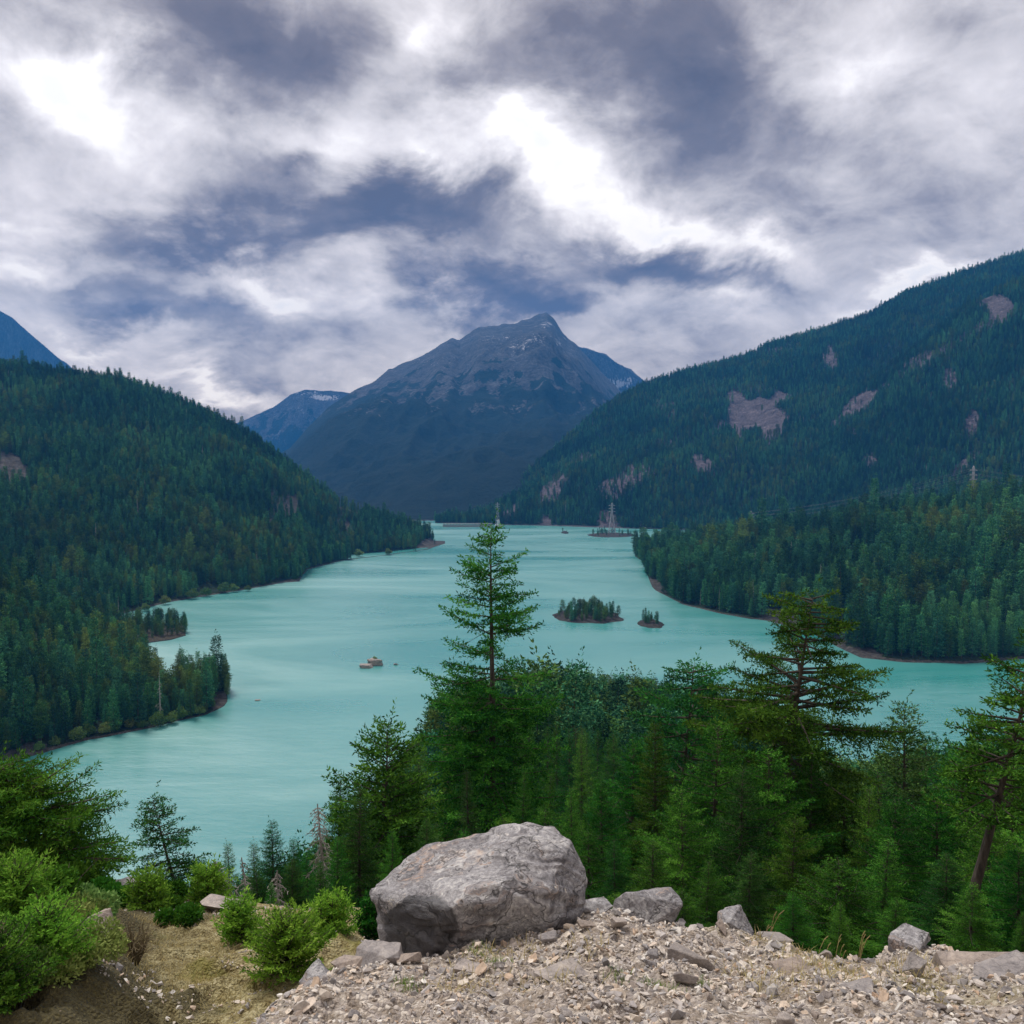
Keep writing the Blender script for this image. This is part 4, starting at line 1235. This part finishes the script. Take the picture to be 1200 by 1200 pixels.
def island_trees(c, rx, ry, hz, n, h0, seed, label, group, rmax=.8):
    rng = np.random.default_rng(seed)
    for i in range(n):
        r = rmax * math.sqrt(rng.random()); a_ = rng.uniform(0, 6.28)
        p = (c[0] + math.cos(a_) * r * rx, c[1] + math.sin(a_) * r * ry, hz * (1 - r ** 2.2) - 1.2)
        o = obj('pine_tree', kinds[rng.choice([1, 3, 4, 4, 5])], None, p)
        s = h0 * rng.uniform(.35, 1.3) / 24
        o.scale = (s * 1.15, s * 1.15, s); o.rotation_euler = (0, 0, rng.uniform(0, 6.28))
        tag(o, label, 'tree', group)


c, rx, ry = island('island', 'larger wooded islet in the middle of the lake right of the tall fir', 689, 722, 84, 18, 3.2, 5, 'i1')
island_trees(c, rx, ry, 3.2, 110, 12, 1, 'small pine crowded on the larger wooded islet', 'pines on the larger islet', .86)
c, rx, ry = island('island', 'small rocky islet with a few pines right of the larger islet', 763, 731, 30, 11, 3.6, 6, 'i2')
island_trees(c, rx, ry, 3.4, 20, 10, 2, 'small pine on the little rocky islet', 'pines on the little islet', .7)
c, rx, ry = island('island', 'low bushy island under the lattice pylon near the far shore', 717, 627, 58, 5.5, 5, 7, 'i3')
island_trees(c, rx, ry, 5, 34, 12, 3, 'tree on the pylon island near the far shore', 'trees on the pylon island', .9)
PYL0 = (c[0], c[1], 4.0)
c, rx, ry = island('island', 'tiny dark islet left of the pylon island', 662, 624.5, 9, 2, 5, 8, 'i4')
island_trees(c, rx, ry, 4, 4, 8, 4, 'tree on the tiny islet beside the pylon island', 'trees on the tiny islet', .7)

# red brown rock islet left of the tall fir
STONE_MESHES = []


def stone_mesh(seed, size, n=16, bev=.04, mat='stone', box=.75):
    rng = np.random.default_rng(seed)
    bm = bmesh.new()
    d = rng.normal(size=(n, 3)); d /= np.linalg.norm(d, axis=1, keepdims=True)
    d *= rng.uniform(.75, 1.05, (n, 1))
    d = np.sign(d) * np.abs(d) ** box
    for p in d * np.array(size) / 2: bm.verts.new(p)
    r = bmesh.ops.convex_hull(bm, input=bm.verts)
    bmesh.ops.delete(bm, geom=[g for g in r['geom_interior'] if isinstance(g, bmesh.types.BMVert)], context='VERTS')
    bmesh.ops.dissolve_limit(bm, angle_limit=.22, verts=bm.verts, edges=bm.edges)
    if bev:
        bmesh.ops.bevel(bm, geom=list(bm.edges), offset=bev * min(size), segments=1, affect='EDGES', clamp_overlap=True)
    me = bpy.data.meshes.new('stone'); bm.to_mesh(me); bm.free()
    me.materials.append(M[mat])
    return me


def rough_rock(seed, size, mat, amp=.12, cuts=4):
    """a chunky faceted rock with chipped surface"""
    me = stone_mesh(seed, size, 13, .02, mat, .42)
    bm = bmesh.new(); bm.from_mesh(me)
    bmesh.ops.triangulate(bm, faces=bm.faces)
    for _ in range(cuts):
        long = [e for e in bm.edges if e.calc_length() > max(size) * .07]
        if not long: break
        bmesh.ops.subdivide_edges(bm, edges=long, cuts=1)
        bmesh.ops.triangulate(bm, faces=[f for f in bm.faces if len(f.verts) > 3])
    co_ = np.array([v.co for v in bm.verts]); bm.normal_update(); no = np.array([v.normal for v in bm.verts])
    d = fbm(co_ / max(size) * 4, seed, 4) * amp * min(size) + fbm(co_ / max(size) * 14, seed + 3, 3, .6, True) * amp * .3 * min(size)
    for v, p in zip(bm.verts, co_ + no * d[:, None]): v.co = p
    bm.to_mesh(me); bm.free()
    return me


p = on_water(440, 779)
for (dx, dy, s, sd_i, lb) in ((0, 0, (13, 9, 9), 41, 'reddish rock islet with a tuft of green standing left of the tall fir'), (-6, -9, (12, 8, 4.5), 42, 'low flat reddish rock in front of the rock islet'), (16, 0, (4.5, 3, 2.4), 43, 'small reddish rock to the right of the rock islet')):
    o = obj('rock_islet', rough_rock(sd_i, s, 'redrock' if 'redrock' in M else 'stone', .12, 3), None, (p[0] + dx, p[1] + dy, s[2] * .12))
    tag(o, lb, 'rock')
o = obj('shrub', bm_, None, (p[0], p[1], 3.4)); o.scale = (.38, .38, .42); tag(o, 'dark green shrub on top of the reddish rock islet', 'shrub')
p = on_water(302, 821)
tag(obj('rock_islet', rough_rock(44, (4, 2.4, 1.2), 'stone', .12, 3), None, (p[0], p[1], 0.05)), 'tiny rock just breaking the water right of the left point', 'rock')

# pale shrubs along the waterline of the left point and left hill
rng = np.random.default_rng(15)
for (px, py, s, d0) in ((40, 874, .55, 0), (60, 868, .6, 0), (88, 858, .9, 0), (103, 854, .8, 0), (118, 852, .75, 0), (133, 846, 1.0, 0), (148, 846, .7, 0), (183, 840, 1.0, 0), (198, 838, .8, 0), (212, 833, .8, 0), (224, 830, .7, 0), (233, 830, .6, 0), (245, 822, .55, 0), (165, 846, .6, 0)):
    p = on_water(px, py + 8 * s + 5); p[1] += 3
    o = obj('shrub', bm_, None, (p[0], p[1], .5)); o.scale = (s, s, s * 1.15); o.rotation_euler = (0, 0, rng.uniform(0, 6))
    tag(o, 'rounded pale green shrub at the waterline of the left point', 'shrub', 'shrubs along the left point')
for (px, py, s) in ((168, 712, 1.0), (190, 704, 1.2), (222, 697, 1.5), (240, 694, 1.3), (258, 690, 1.6), (272, 689, 1.2), (288, 688, .9), (420, 647, 1.6), (440, 640, 1.8), (455, 645, 1.4), (405, 650, 1.2)):
    p = on_water(px, py + 6); p[1] += 8
    o = obj('shrub', bm_, None, (p[0], p[1], 1)); o.scale = (s, s, s); o.rotation_euler = (0, 0, rng.uniform(0, 6))
    tag(o, 'rounded grey green shrub at the foot of the left hill', 'shrub', 'shrubs along the left hill')

# ------------------------------------------------------------------ dam, house, pylons, lines
p0, p1 = on_water(519, 617.5), on_water(577, 617.5)
dam = empty('dam', ((p0[0] + p1[0]) / 2, p0[1], 0)); tag(dam, 'long low concrete dam closing the far end of the lake', 'dam')
wd = (p1[0] - p0[0]) / 2
mb = MB(); mb.box(-wd, wd, -3, 3, -6, 6.5); obj('wall', mb.mesh('wall', M['concrete']), dam)
mb = MB(); mb.box(-wd, wd, -3.6, 3.6, 8.5, 9.8); obj('walkway', mb.mesh('walkway', M['concrete']), dam)
for i in range(16):
    x = -wd + 4 + i * (2 * wd - 8) / 15
    mb = MB(); mb.box(x - 1.1, x + 1.1, -4.2, 3.2, -6, 8.5); obj('pier', mb.mesh('pier', M['concrete']), dam)
p = on_water(584, 617)
gh = empty('gatehouse', (p[0], p[1] - 6, 0)); tag(gh, 'small white gatehouse at the right end of the dam', 'gatehouse')
mb = MB(); mb.box(-9, 11, -5, 5, -3, 5.5); mb.box(-4, 3, -4, 4, 5.5, 17); obj('wall', mb.mesh('wall', M['white']), gh)
mb = MB(); mb.add([(-5, -5, 17), (4, -5, 17), (4, 5, 17), (-5, 5, 17), (-.5, 0, 20)], [(0, 1, 4), (1, 2, 4), (2, 3, 4), (3, 0, 4), (3, 2, 1, 0)]); obj('roof', mb.mesh('roof', M['roof']), gh)
for z in (7.5, 11.5):
    mb = MB(); mb.box(-1.6, .6, -4.12, -4.0, z, z + 2); obj('window', mb.mesh('window', M['roof']), gh)
p = on_water(791, 623.5)
hs_ = empty('boathouse', (p[0], p[1] - 4, .5)); tag(hs_, 'tiny white boathouse on the far shore above the right headland', 'boathouse')
mb = MB(); mb.box(-7, 7, -4, 4, -2, 4.5); obj('wall', mb.mesh('wall', M['white']), hs_)
mb = MB(); mb.add([(-7.6, -4.6, 4.5), (7.6, -4.6, 4.5), (7.6, 4.6, 4.5), (-7.6, 4.6, 4.5), (-7.6, 0, 7), (7.6, 0, 7)], [(0, 1, 5, 4), (2, 3, 4, 5), (0, 4, 3), (1, 2, 5), (3, 2, 1, 0)]); obj('roof', mb.mesh('roof', M['white']), hs_)
mb = MB(); mb.box(-1.6, 1.6, -4.12, -4.0, -1, 3); obj('door', mb.mesh('door', M['roof']), hs_)


def pylon(base, H, w, label, r, rz=0.0):
    t_ = empty('pylon', base, rz); tag(t_, label, 'pylon', None)
    cs = [(-1, -1), (1, -1), (1, 1), (-1, 1)]
    wz = lambda z: w / 2 * (1 - .82 * min(z / (H * .72), 1))
    lv = [0, .2, .37, .51, .63, .72, .8, .88, .96]
    for sx, sy in cs:
        m_ = MB()
        for a_, b2 in zip(lv[:-1], lv[1:]): m_.bar((sx * wz(a_ * H), sy * wz(a_ * H), a_ * H), (sx * wz(b2 * H), sy * wz(b2 * H), b2 * H), r)
        m_.bar((sx * wz(.96 * H), sy * wz(.96 * H), .96 * H), (0, 0, H), r)
        obj('leg', m_.mesh('leg', M['steel']), t_)
    m_ = MB()
    for a_, b2 in zip(lv[:-1], lv[1:]):
        za, zb = a_ * H, b2 * H
        for i in range(4):
            (x1, y1), (x2, y2) = cs[i], cs[(i + 1) % 4]
            m_.bar((x1 * wz(za), y1 * wz(za), za), (x2 * wz(zb), y2 * wz(zb), zb), r * .6)
            m_.bar((x2 * wz(za), y2 * wz(za), za), (x1 * wz(zb), y1 * wz(zb), zb), r * .6)
            m_.bar((x1 * wz(zb), y1 * wz(zb), zb), (x2 * wz(zb), y2 * wz(zb), zb), r * .6)
    obj('bracing', m_.mesh('bracing', M['steel']), t_)
    for z in (.70, .80, .90):
        m_ = MB()
        for s in (-1, 1):
            m_.bar((0, .6, z * H), (s * H * .11, 0, z * H + .3), r * .8); m_.bar((0, -.6, z * H), (s * H * .11, 0, z * H + .3), r * .8); m_.bar((0, 0, z * H + H * .04), (s * H * .11, 0, z * H + .3), r * .6)
        obj('crossarm', m_.mesh('crossarm', M['steel']), t_)
    return t_


def hill_at(key, px, py):
    P = HILLS[key]['P'].reshape(-1, 3)
    X, Y = proj(P)
    return P[np.argmin((X - px) ** 2 + (Y - py) ** 2 + np.where(P[:, 2] < 0, 1e6, 0))]


pylon(PYL0, 72, 16, 'lattice pylon standing on the bushy island near the far shore', .42)
b_ = on_water(583, 616.0); pylon((b_[0], b_[1] + 14, 2), 62, 13, 'lattice pylon behind the white gatehouse at the dam', .4)
b_ = hill_at('C', 1141, 596)
ptop = at(1145, 545, b_[1]); PY3 = (b_[0], b_[1], b_[2] - 1)
pylon(PY3, ptop[2] - b_[2], 11, 'lattice pylon rising from the treetops of the right peninsula', .34, .35)
b_ = hill_at('C', 880, 624); ptop = at(880, 598, b_[1]); PY4 = (b_[0], b_[1], b_[2] - 1)
pylon(PY4, ptop[2] - b_[2], 8, 'small lattice pylon on the skyline of the lower right peninsula', .36, .2)
for px, py, hpx, lb in ((541, 612, 20, 'faint lattice pylon left of the gatehouse on the far shore'), (515, 612, 12, 'leftmost of the two tiny pylons beyond the dam'), (503, 611, 12, 'tiny faint pylon at the outermost left beyond the dam')):
    b_ = at(px, 612, 2750); b_[2] = 0
    d_ = 2750
    top = at(px, py - hpx, d_)
    pylon((b_[0], d_, 0), top[2], 12, lb, .55)


def wire(a_, b2, sag, r, label, group):
    a_, b2 = np.asarray(a_, float), np.asarray(b2, float)
    s = np.linspace(0, 1, 18)[:, None]
    pts = a_ + (b2 - a_) * s - np.array([0, 0, 1]) * 4 * sag * s * (1 - s)
    v, f = tube(pts, np.full(18, r), 5)
    o = obj('power_line', mesh('power_line', v, f, M['steel'], True)); tag(o, label, 'power line', group)


H3 = at(1145, 545, PY3[1])[2] - PY3[2]; H4 = at(880, 598, PY4[1])[2] - PY4[2]
for s in (-1, 1):
    for z in (.72, .82, .92):
        wire((PY3[0] + s * 5, PY3[1], PY3[2] + z * H3), (PY3[0] + 330 + s * 5, PY3[1] - 60, PY3[2] + z * H3 - 2), 16, .06, 'thin wire running from the peninsula pylon out of the right edge', 'wires right of the peninsula pylon')
        wire((PY3[0] + s * 5, PY3[1], PY3[2] + z * H3), (PY4[0] + s * 3, PY4[1], PY4[2] + z * H4), 9, .05, 'thin wire slung between the two pylons on the right peninsula', 'wires between the peninsula pylons')

# ------------------------------------------------------------------ the ledge: boulder, rocks, stones, gravel, grass
PTS = [(433, 1046, 8.05), (440, 1035, 8.3), (467, 1046, 7.8), (504, 1050, 7.55), (527, 1060, 7.45), (592, 1037, 7.55), (646, 1042, 7.6), (688, 1050, 8.05), (689, 1030, 8.2),
       (617, 960, 8.75), (587, 966, 8.8), (500, 991, 8.7), (458, 1018, 8.5), (648, 968, 8.6), (657, 974, 8.45), (681, 1000, 8.35),
       (446, 1085, 7.85), (458, 1138, 7.7), (500, 1138, 7.5), (560, 1132, 7.45), (600, 1118, 7.55), (646, 1117, 7.75), (676, 1086, 8.1),
       (460, 1070, 9.2), (560, 1060, 9.5), (660, 1060, 9.2), (640, 1000, 9.2), (500, 1030, 9.3)]
org = at(560, 1128, 8.2)
bm = bmesh.new()
for q_ in PTS: bm.verts.new(Vector(at(*q_) - org))
r_ = bmesh.ops.convex_hull(bm, input=bm.verts)
dele = list({g for g in r_['geom_interior'] + r_['geom_unused'] if isinstance(g, bmesh.types.BMVert)})
bmesh.ops.delete(bm, geom=dele, context='VERTS')
for (cx_, cy2, cd, nx, ny, nz) in ((470, 1035, 8.0, -.5, -.45, .74), (610, 1042, 7.62, .12, -.80, .58), (672, 1012, 8.1, .86, -.35, .36), (560, 1085, 7.52, .1, -1, -.12), (668, 1080, 7.9, .62, -.75, -.2), (452, 1080, 7.82, -.78, -.6, -.1), (540, 985, 8.62, -.22, .35, .9), (640, 972, 8.5, .35, -.1, .93)):
    n_ = Vector((nx, ny, nz)).normalized()
    rr_ = bmesh.ops.bisect_plane(bm, geom=bm.verts[:] + bm.edges[:] + bm.faces[:], plane_co=Vector(at(cx_, cy2, cd) - org) + n_ * .02, plane_no=n_, clear_outer=True)
    ed_ = [e for e in rr_['geom_cut'] if isinstance(e, bmesh.types.BMEdge)]
    if ed_: bmesh.ops.holes_fill(bm, edges=ed_)
bmesh.ops.dissolve_limit(bm, angle_limit=.42, verts=bm.verts, edges=bm.edges)
bmesh.ops.triangulate(bm, faces=bm.faces)
bmesh.ops.dissolve_limit(bm, angle_limit=.12, verts=bm.verts, edges=bm.edges)
bmesh.ops.bevel(bm, geom=list(bm.edges), offset=.010, segments=1, affect='EDGES', clamp_overlap=True)
bmesh.ops.triangulate(bm, faces=bm.faces)
for _ in range(6):
    lg = [e for e in bm.edges if e.calc_length() > .028]
    if not lg: break
    bmesh.ops.subdivide_edges(bm, edges=lg, cuts=1)
    bmesh.ops.triangulate(bm, faces=[f_ for f_ in bm.faces if len(f_.verts) > 3])
bm.normal_update()
co_ = np.array([v.co for v in bm.verts]); no = np.array([v.normal for v in bm.verts])
Rm = np.array(Matrix.Rotation(math.radians(24), 3, 'X') @ Matrix.Rotation(math.radians(-14), 3, 'Y'))
lc = co_ @ Rm.T
strat = lc[:, 2] / .16 + 1.2 * fbm(co_ / .9, 5, 3)
step = np.abs((strat % 1) - .5) * 2
d = .018 * fbm(co_ / .9, 1, 2) + .008 * fbm(co_ / .2, 2, 4, .55, True) + .018 * (step - .5) * sstep(-.1, .4, fbm(co_ / .5, 7, 3)) + .004 * fbm(co_ / .05, 3, 3)
# chipped plates: quantised noise gives facets with sharp steps
ch = fbm(lc / np.array([.75, .75, .30]), 13, 2)
qz = ch * 3.0
d += .035 * (np.floor(qz) + sstep(.30, .70, qz - np.floor(qz))) / 3.0 * 2
co2 = co_ + no * d[:, None]
for v, p in zip(bm.verts, co2): v.co = p
bme = bpy.data.meshes.new('boulder'); bm.to_mesh(bme); bm.free()
bme.materials.append(M['boulder'])
X, Y = proj(co2 + org)
stain = sstep(1.2, .5, np.sqrt(((X - 492) / 48) ** 2 + ((Y - 1086) / 44) ** 2)) * (no[:, 1] < .2)
bme.attributes.new('stain', 'FLOAT', 'POINT').data.foreach_set('value', stain.astype(np.float32))
tag(obj('boulder', bme, None, org), 'huge grey boulder with a black stained front perched on the rubble ledge', 'boulder')

ROCKS = [((660, 1185), 6.4, (.42, .3, .07), 721, .6, 'broad flat slab half buried at the bottom middle of the rubble'), ((555, 1165), 6.7, (.34, .22, .08), 722, -.3, 'flat tan slab in the gravel below the boulder'), ((925, 1165), 7.0, (.4, .26, .1), 723, .4, 'half buried tan slab in the right part of the rubble'), ((1185, 1185), 6.8, (.6, .4, .16), 724, .2, 'grey slab at the bottom right corner'), ((405, 1180), 6.6, (.3, .2, .1), 725, .9, 'grey slab at the left slope of the rubble mound'), ((905, 1118), 8.3, (.4, .3, .14), 726, .1, 'low tan slab under the dry stalks on the crest'), ((1010, 1190), 6.4, (.3, .22, .1), 727, 1.4, 'brown slab at the bottom right of the rubble'), ((762, 1100), 8.7, (.80, .45, .46), 701, .05, 'flat topped dark slab of rock right of the boulder on the crest'),
         ((862, 1101), 8.6, (.40, .34, .30), 702, .3, 'pointed grey rock standing on the crest right of the flat topped slab'),
         ((808, 1166), 6.9, (.46, .16, .16), 703, -.5, 'long narrow grey slab lying in the gravel below the flat topped rock'),
         ((1070, 1160), 7.0, (.20, .20, .22), 704, .5, 'upright angular grey stone in the gravel at right'),
         ((1150, 1160), 7.7, (.95, .6, .34), 705, .1, 'pale bedrock hump breaking through the rubble at far right'),
         ((1065, 1130), 8.5, (.50, .36, .16), 706, .8, 'low grey rock on the crest above the upright stone'),
         ((478, 1141), 7.2, (.26, .12, .07), 707, .3, 'rust red flat stone under the front of the boulder'),
         ((445, 1150), 7.3, (.46, .4, .2), 708, .2, 'weathered ledge rock under the left end of the boulder'),
         ((385, 1150), 7.5, (.5, .5, .3), 709, 1.1, 'brown outcrop at the left shoulder of the rubble mound'),
         ((700, 1102), 8.6, (.5, .4, .2), 710, .2, 'broken rock in the gap between boulder and flat topped slab'),
         ((725, 1140), 7.6, (.15, .12, .13), 711, .2, 'pale square stone in the gravel in front of the flat topped slab'),
         ((262, 1098), 12.6, (.9, .5, .2), 712, -.5, 'grey bedrock outcrop at the far end of the mossy gully'),
         ((110, 1150), 7.9, (.4, .3, .3), 713, .4, 'dark rock in the mossy bank at left'),
         ((140, 1040), 14.6, (.8, .6, .5), 714, .4, 'brown rock at the crest of the gully under the leaning fir'),
         ((600, 1125), 7.4, (.2, .15, .1), 715, .7, 'small grey stone against the front of the boulder')]
for (px, py), d_, s, sd_i, rz, lb in ROCKS:
    p = at(px, py, d_)
    o = obj('rock', rough_rock(sd_i, s, 'boulder' if sd_i in (701, 702, 706, 710, 709) else 'stone', .055, 4), None, (p[0], d_, gz(p[0], d_) + s[2] * .28))
    o.rotation_euler = (0, random.uniform(-.1, .1), rz); tag(o, lb, 'rock')

stone_kinds = [stone_mesh(800 + i, s, 14, .05, 'stone') for i, s in enumerate([(1, .8, .6), (1, .6, .4), (1, .9, .7), (1, .7, .35), (.9, .5, .5), (1, .45, .4)])]
for i in range(7):
    me = stone_mesh(850 + i, [(1, .8, .6), (1, .6, .35), (1, .9, .7), (1, .5, .3), (.9, .6, .5), (1, .4, .4), (1, .75, .25)][i], 12, 0, 'gravel')
    STONES.objects.link(bpy.data.objects.new('stone_kind_%d' % i, me))
rng = np.random.default_rng(31)


def ledge_points(n, x0, x1, y0, y1, wmin=.5):
    x, y = rng.uniform(x0, x1, n), rng.uniform(y0, y1, n)
    z, w_ = ground_z(x, y)
    X, Y = proj(np.column_stack([x, y, z]))
    ok = (w_ > wmin) & (X > -80) & (X < 1280) & (Y < 1260)
    return np.column_stack([x, y, z])[ok]


big = ledge_points(1100, -2.6, 6.5, 4.8, 9.4)[:170]
for p in big:
    s = float(np.clip(rng.lognormal(-2.35, .45), .05, .28))
    o = obj('stone', stone_kinds[rng.integers(0, 6)], None, (p[0], p[1], p[2] + s * .12))
    o.scale = (s, s, s); o.rotation_euler = (rng.normal(0, .35), rng.normal(0, .35), rng.uniform(0, 6.28))
    tag(o, 'hand sized angular stone lying loose in the rubble of the ledge', 'stone', 'loose stones on the rubble ledge')
g = ledge_points(60000, -2.8, 7.5, 4.3, 9.6, .35)
dens = fbm(g[:, :2] / .5, 97, 3)
g = g[rng.random(len(g)) < np.clip(.55 + dens * .8, .1, 1)]
s = np.clip(rng.lognormal(-3.6, .62, len(g)), .008, .14)
g[:, 2] += s * .15
stuff('gravel', 'pale broken gravel and chippings covering the ledge', g, rng.integers(0, 7, len(g)), np.column_stack([rng.normal(0, .5, len(g)), rng.normal(0, .5, len(g)), rng.uniform(0, 6.28, len(g))]), np.column_stack([s, s, s]), NG_STONES)
x, y = rng.uniform(-9, -1.2, 14000), rng.uniform(6, 16, 14000)
z, w_ = ground_z(x, y)
ok = (w_ < .5) & (fbm(np.column_stack([x, y]) / .8, 98, 3) > .05)
g = np.column_stack([x, y, z])[ok]
s = np.clip(rng.lognormal(-3.4, .6, len(g)), .012, .16)
stuff('pebbles', 'scattered grey stones in the mossy gully', g, rng.integers(0, 7, len(g)), np.column_stack([rng.normal(0, .4, len(g)), rng.normal(0, .4, len(g)), rng.uniform(0, 6.28, len(g))]), np.column_stack([s, s, s]), NG_STONES)


def blades(P, hmin, hmax, w, seed, lean=.5, seg=True):
    rg = np.random.default_rng(seed)
    n = len(P); a_ = Acc()
    az = rg.uniform(0, 6.28, n); L = rg.uniform(hmin, hmax, n); ln_ = rg.uniform(.1, lean, n)
    d = np.column_stack([np.cos(az) * ln_, np.sin(az) * ln_, np.ones(n)])
    d /= np.linalg.norm(d, axis=1, keepdims=True)
    sd2 = np.column_stack([-np.sin(az), np.cos(az), np.zeros(n)]) * w / 2
    m1 = P + d * L[:, None] * .55
    tip = P + d * L[:, None] + np.column_stack([np.cos(az), np.sin(az), -np.full(n, .45)]) * (L * ln_ * .35)[:, None]
    v = np.stack([P - sd2, P + sd2, m1 + sd2 * .8, tip + sd2 * .1, m1 - sd2 * .8], 1).reshape(-1, 3)
    i = np.arange(n)[:, None] * 5
    f1 = i + np.array([0, 1, 2, 4]); f2 = i + np.array([4, 2, 3, 3])
    tone = np.clip(rg.normal(.5, .2, n), 0, 1)
    me = [list(map(int, q)) for q in f1] + [list(map(int, q[:3])) for q in f2]
    return v, me, np.concatenate([tone, tone])


def tuft_points(cs, n, r):
    P = []
    for (px, py, d) in cs:
        c0 = at(px, py, d)
        x = c0[0] + rng.normal(0, r, n); y = d + rng.normal(0, r, n)
        P.append(np.column_stack([x, y, ground_z(x, y)[0] - .01]))
    return np.vstack(P)


for nm, lb, P, hm, hx, w_, mt in (
        ('grass', 'short green grass tufts in the gravel of the ledge', tuft_points([(470, 1185, 6.3), (480, 1190, 6.2), (565, 1128, 7.3), (560, 1135, 7.1), (580, 1155, 6.7), (725, 1180, 6.5), (760, 1185, 6.4), (780, 1190, 6.3), (820, 1185, 6.4), (590, 1150, 6.8)], 55, .05), .03, .09, .006, 'green_grass'),
        ('grass', 'matted straw coloured grass across the mossy gully', np.vstack([tuft_points([(rng.uniform(90, 280), rng.uniform(1095, 1195), rng.uniform(8, 12)) for _ in range(170)], 26, .13)]), .03, .11, .006, 'straw'),
        ('grass', 'thin dry grass on the right part of the rubble slope', tuft_points([(rng.uniform(520, 720), rng.uniform(1140, 1195), rng.uniform(6, 7.4)) for _ in range(25)] + [(rng.uniform(860, 1110), rng.uniform(1130, 1195), rng.uniform(6.2, 8.2)) for _ in range(70)], 18, .08), .05, .16, .005, 'straw')):
    v, f, tone = blades(P, hm, hx, w_, 3, 1.3 if mt == 'straw' else .7)
    o = obj(nm, mesh(nm, v, f, M[mt], False, {'tone': ('FACE', tone)})); tag(o, lb, None, None, 'stuff')
# tall dry seed stalks on the crest
for (px, py, d_, k, lb) in ((900, 1112, 8.5, 6, 'clump of tall dry grass stalks on the crest right of the pointed rock'), (965, 1122, 8.5, 2, 'two lone dry stalks on the crest further right'), (985, 1126, 8.5, 4, 'clump of dry stalks in the middle of the right crest'), (1005, 1130, 8.5, 4, 'low clump of dry stalks at the dip of the right crest')):
    c0 = at(px, py, d_); a_ = Acc()
    for i in range(k):
        L = rng.uniform(.14, .34); ln_ = rng.uniform(.15, .5)
        b0 = np.array([rng.normal(0, .03), rng.normal(0, .03), -.03])
        pts = np.stack([b0, b0 + [L * ln_ * .35, 0, L * .5], b0 + [L * ln_ * .8, 0, L * .85], b0 + [L * ln_ * 1.2, 0, L * .98]])
        a_.add(*tube(pts, [.003, .0028, .0035, .001], 4))
        a_.add(*tube(pts[2:] + [.004, 0, .002], [.006, .004], 4))
    tag(obj('dry_grass', a_.mesh('dry_grass', M['straw']), None, (c0[0], d_, gz(c0[0], d_))), lb, 'grass clump')

# ------------------------------------------------------------------ the valley air
m = bpy.data.materials.new('haze'); m.use_nodes = True
q = NT(m.node_tree)
pv = q.n('ShaderNodeVolumePrincipled')
pv.inputs['Color'].default_value = (.05, .34, .95, 1)
pv.inputs['Density'].default_value = 7.5e-5
pv.inputs['Anisotropy'].default_value = 0.0
q.l(pv.outputs[0], q.n('ShaderNodeOutputMaterial').inputs['Volume'])
allz = max(h['P'][..., 2].max() for h in HILLS.values())
mb = MB(); lowest = min(min(h['P'][..., 2].min() for h in HILLS.values()), float(Zg.min()))
mb.box(-7600, 7600, -60, 11000, lowest - 1, allz + 25)
tag(obj('haze', mb.mesh('haze', m)), 'thin blue haze filling the valley', None, None, 'stuff')
print('top', allz, 'low', lowest)
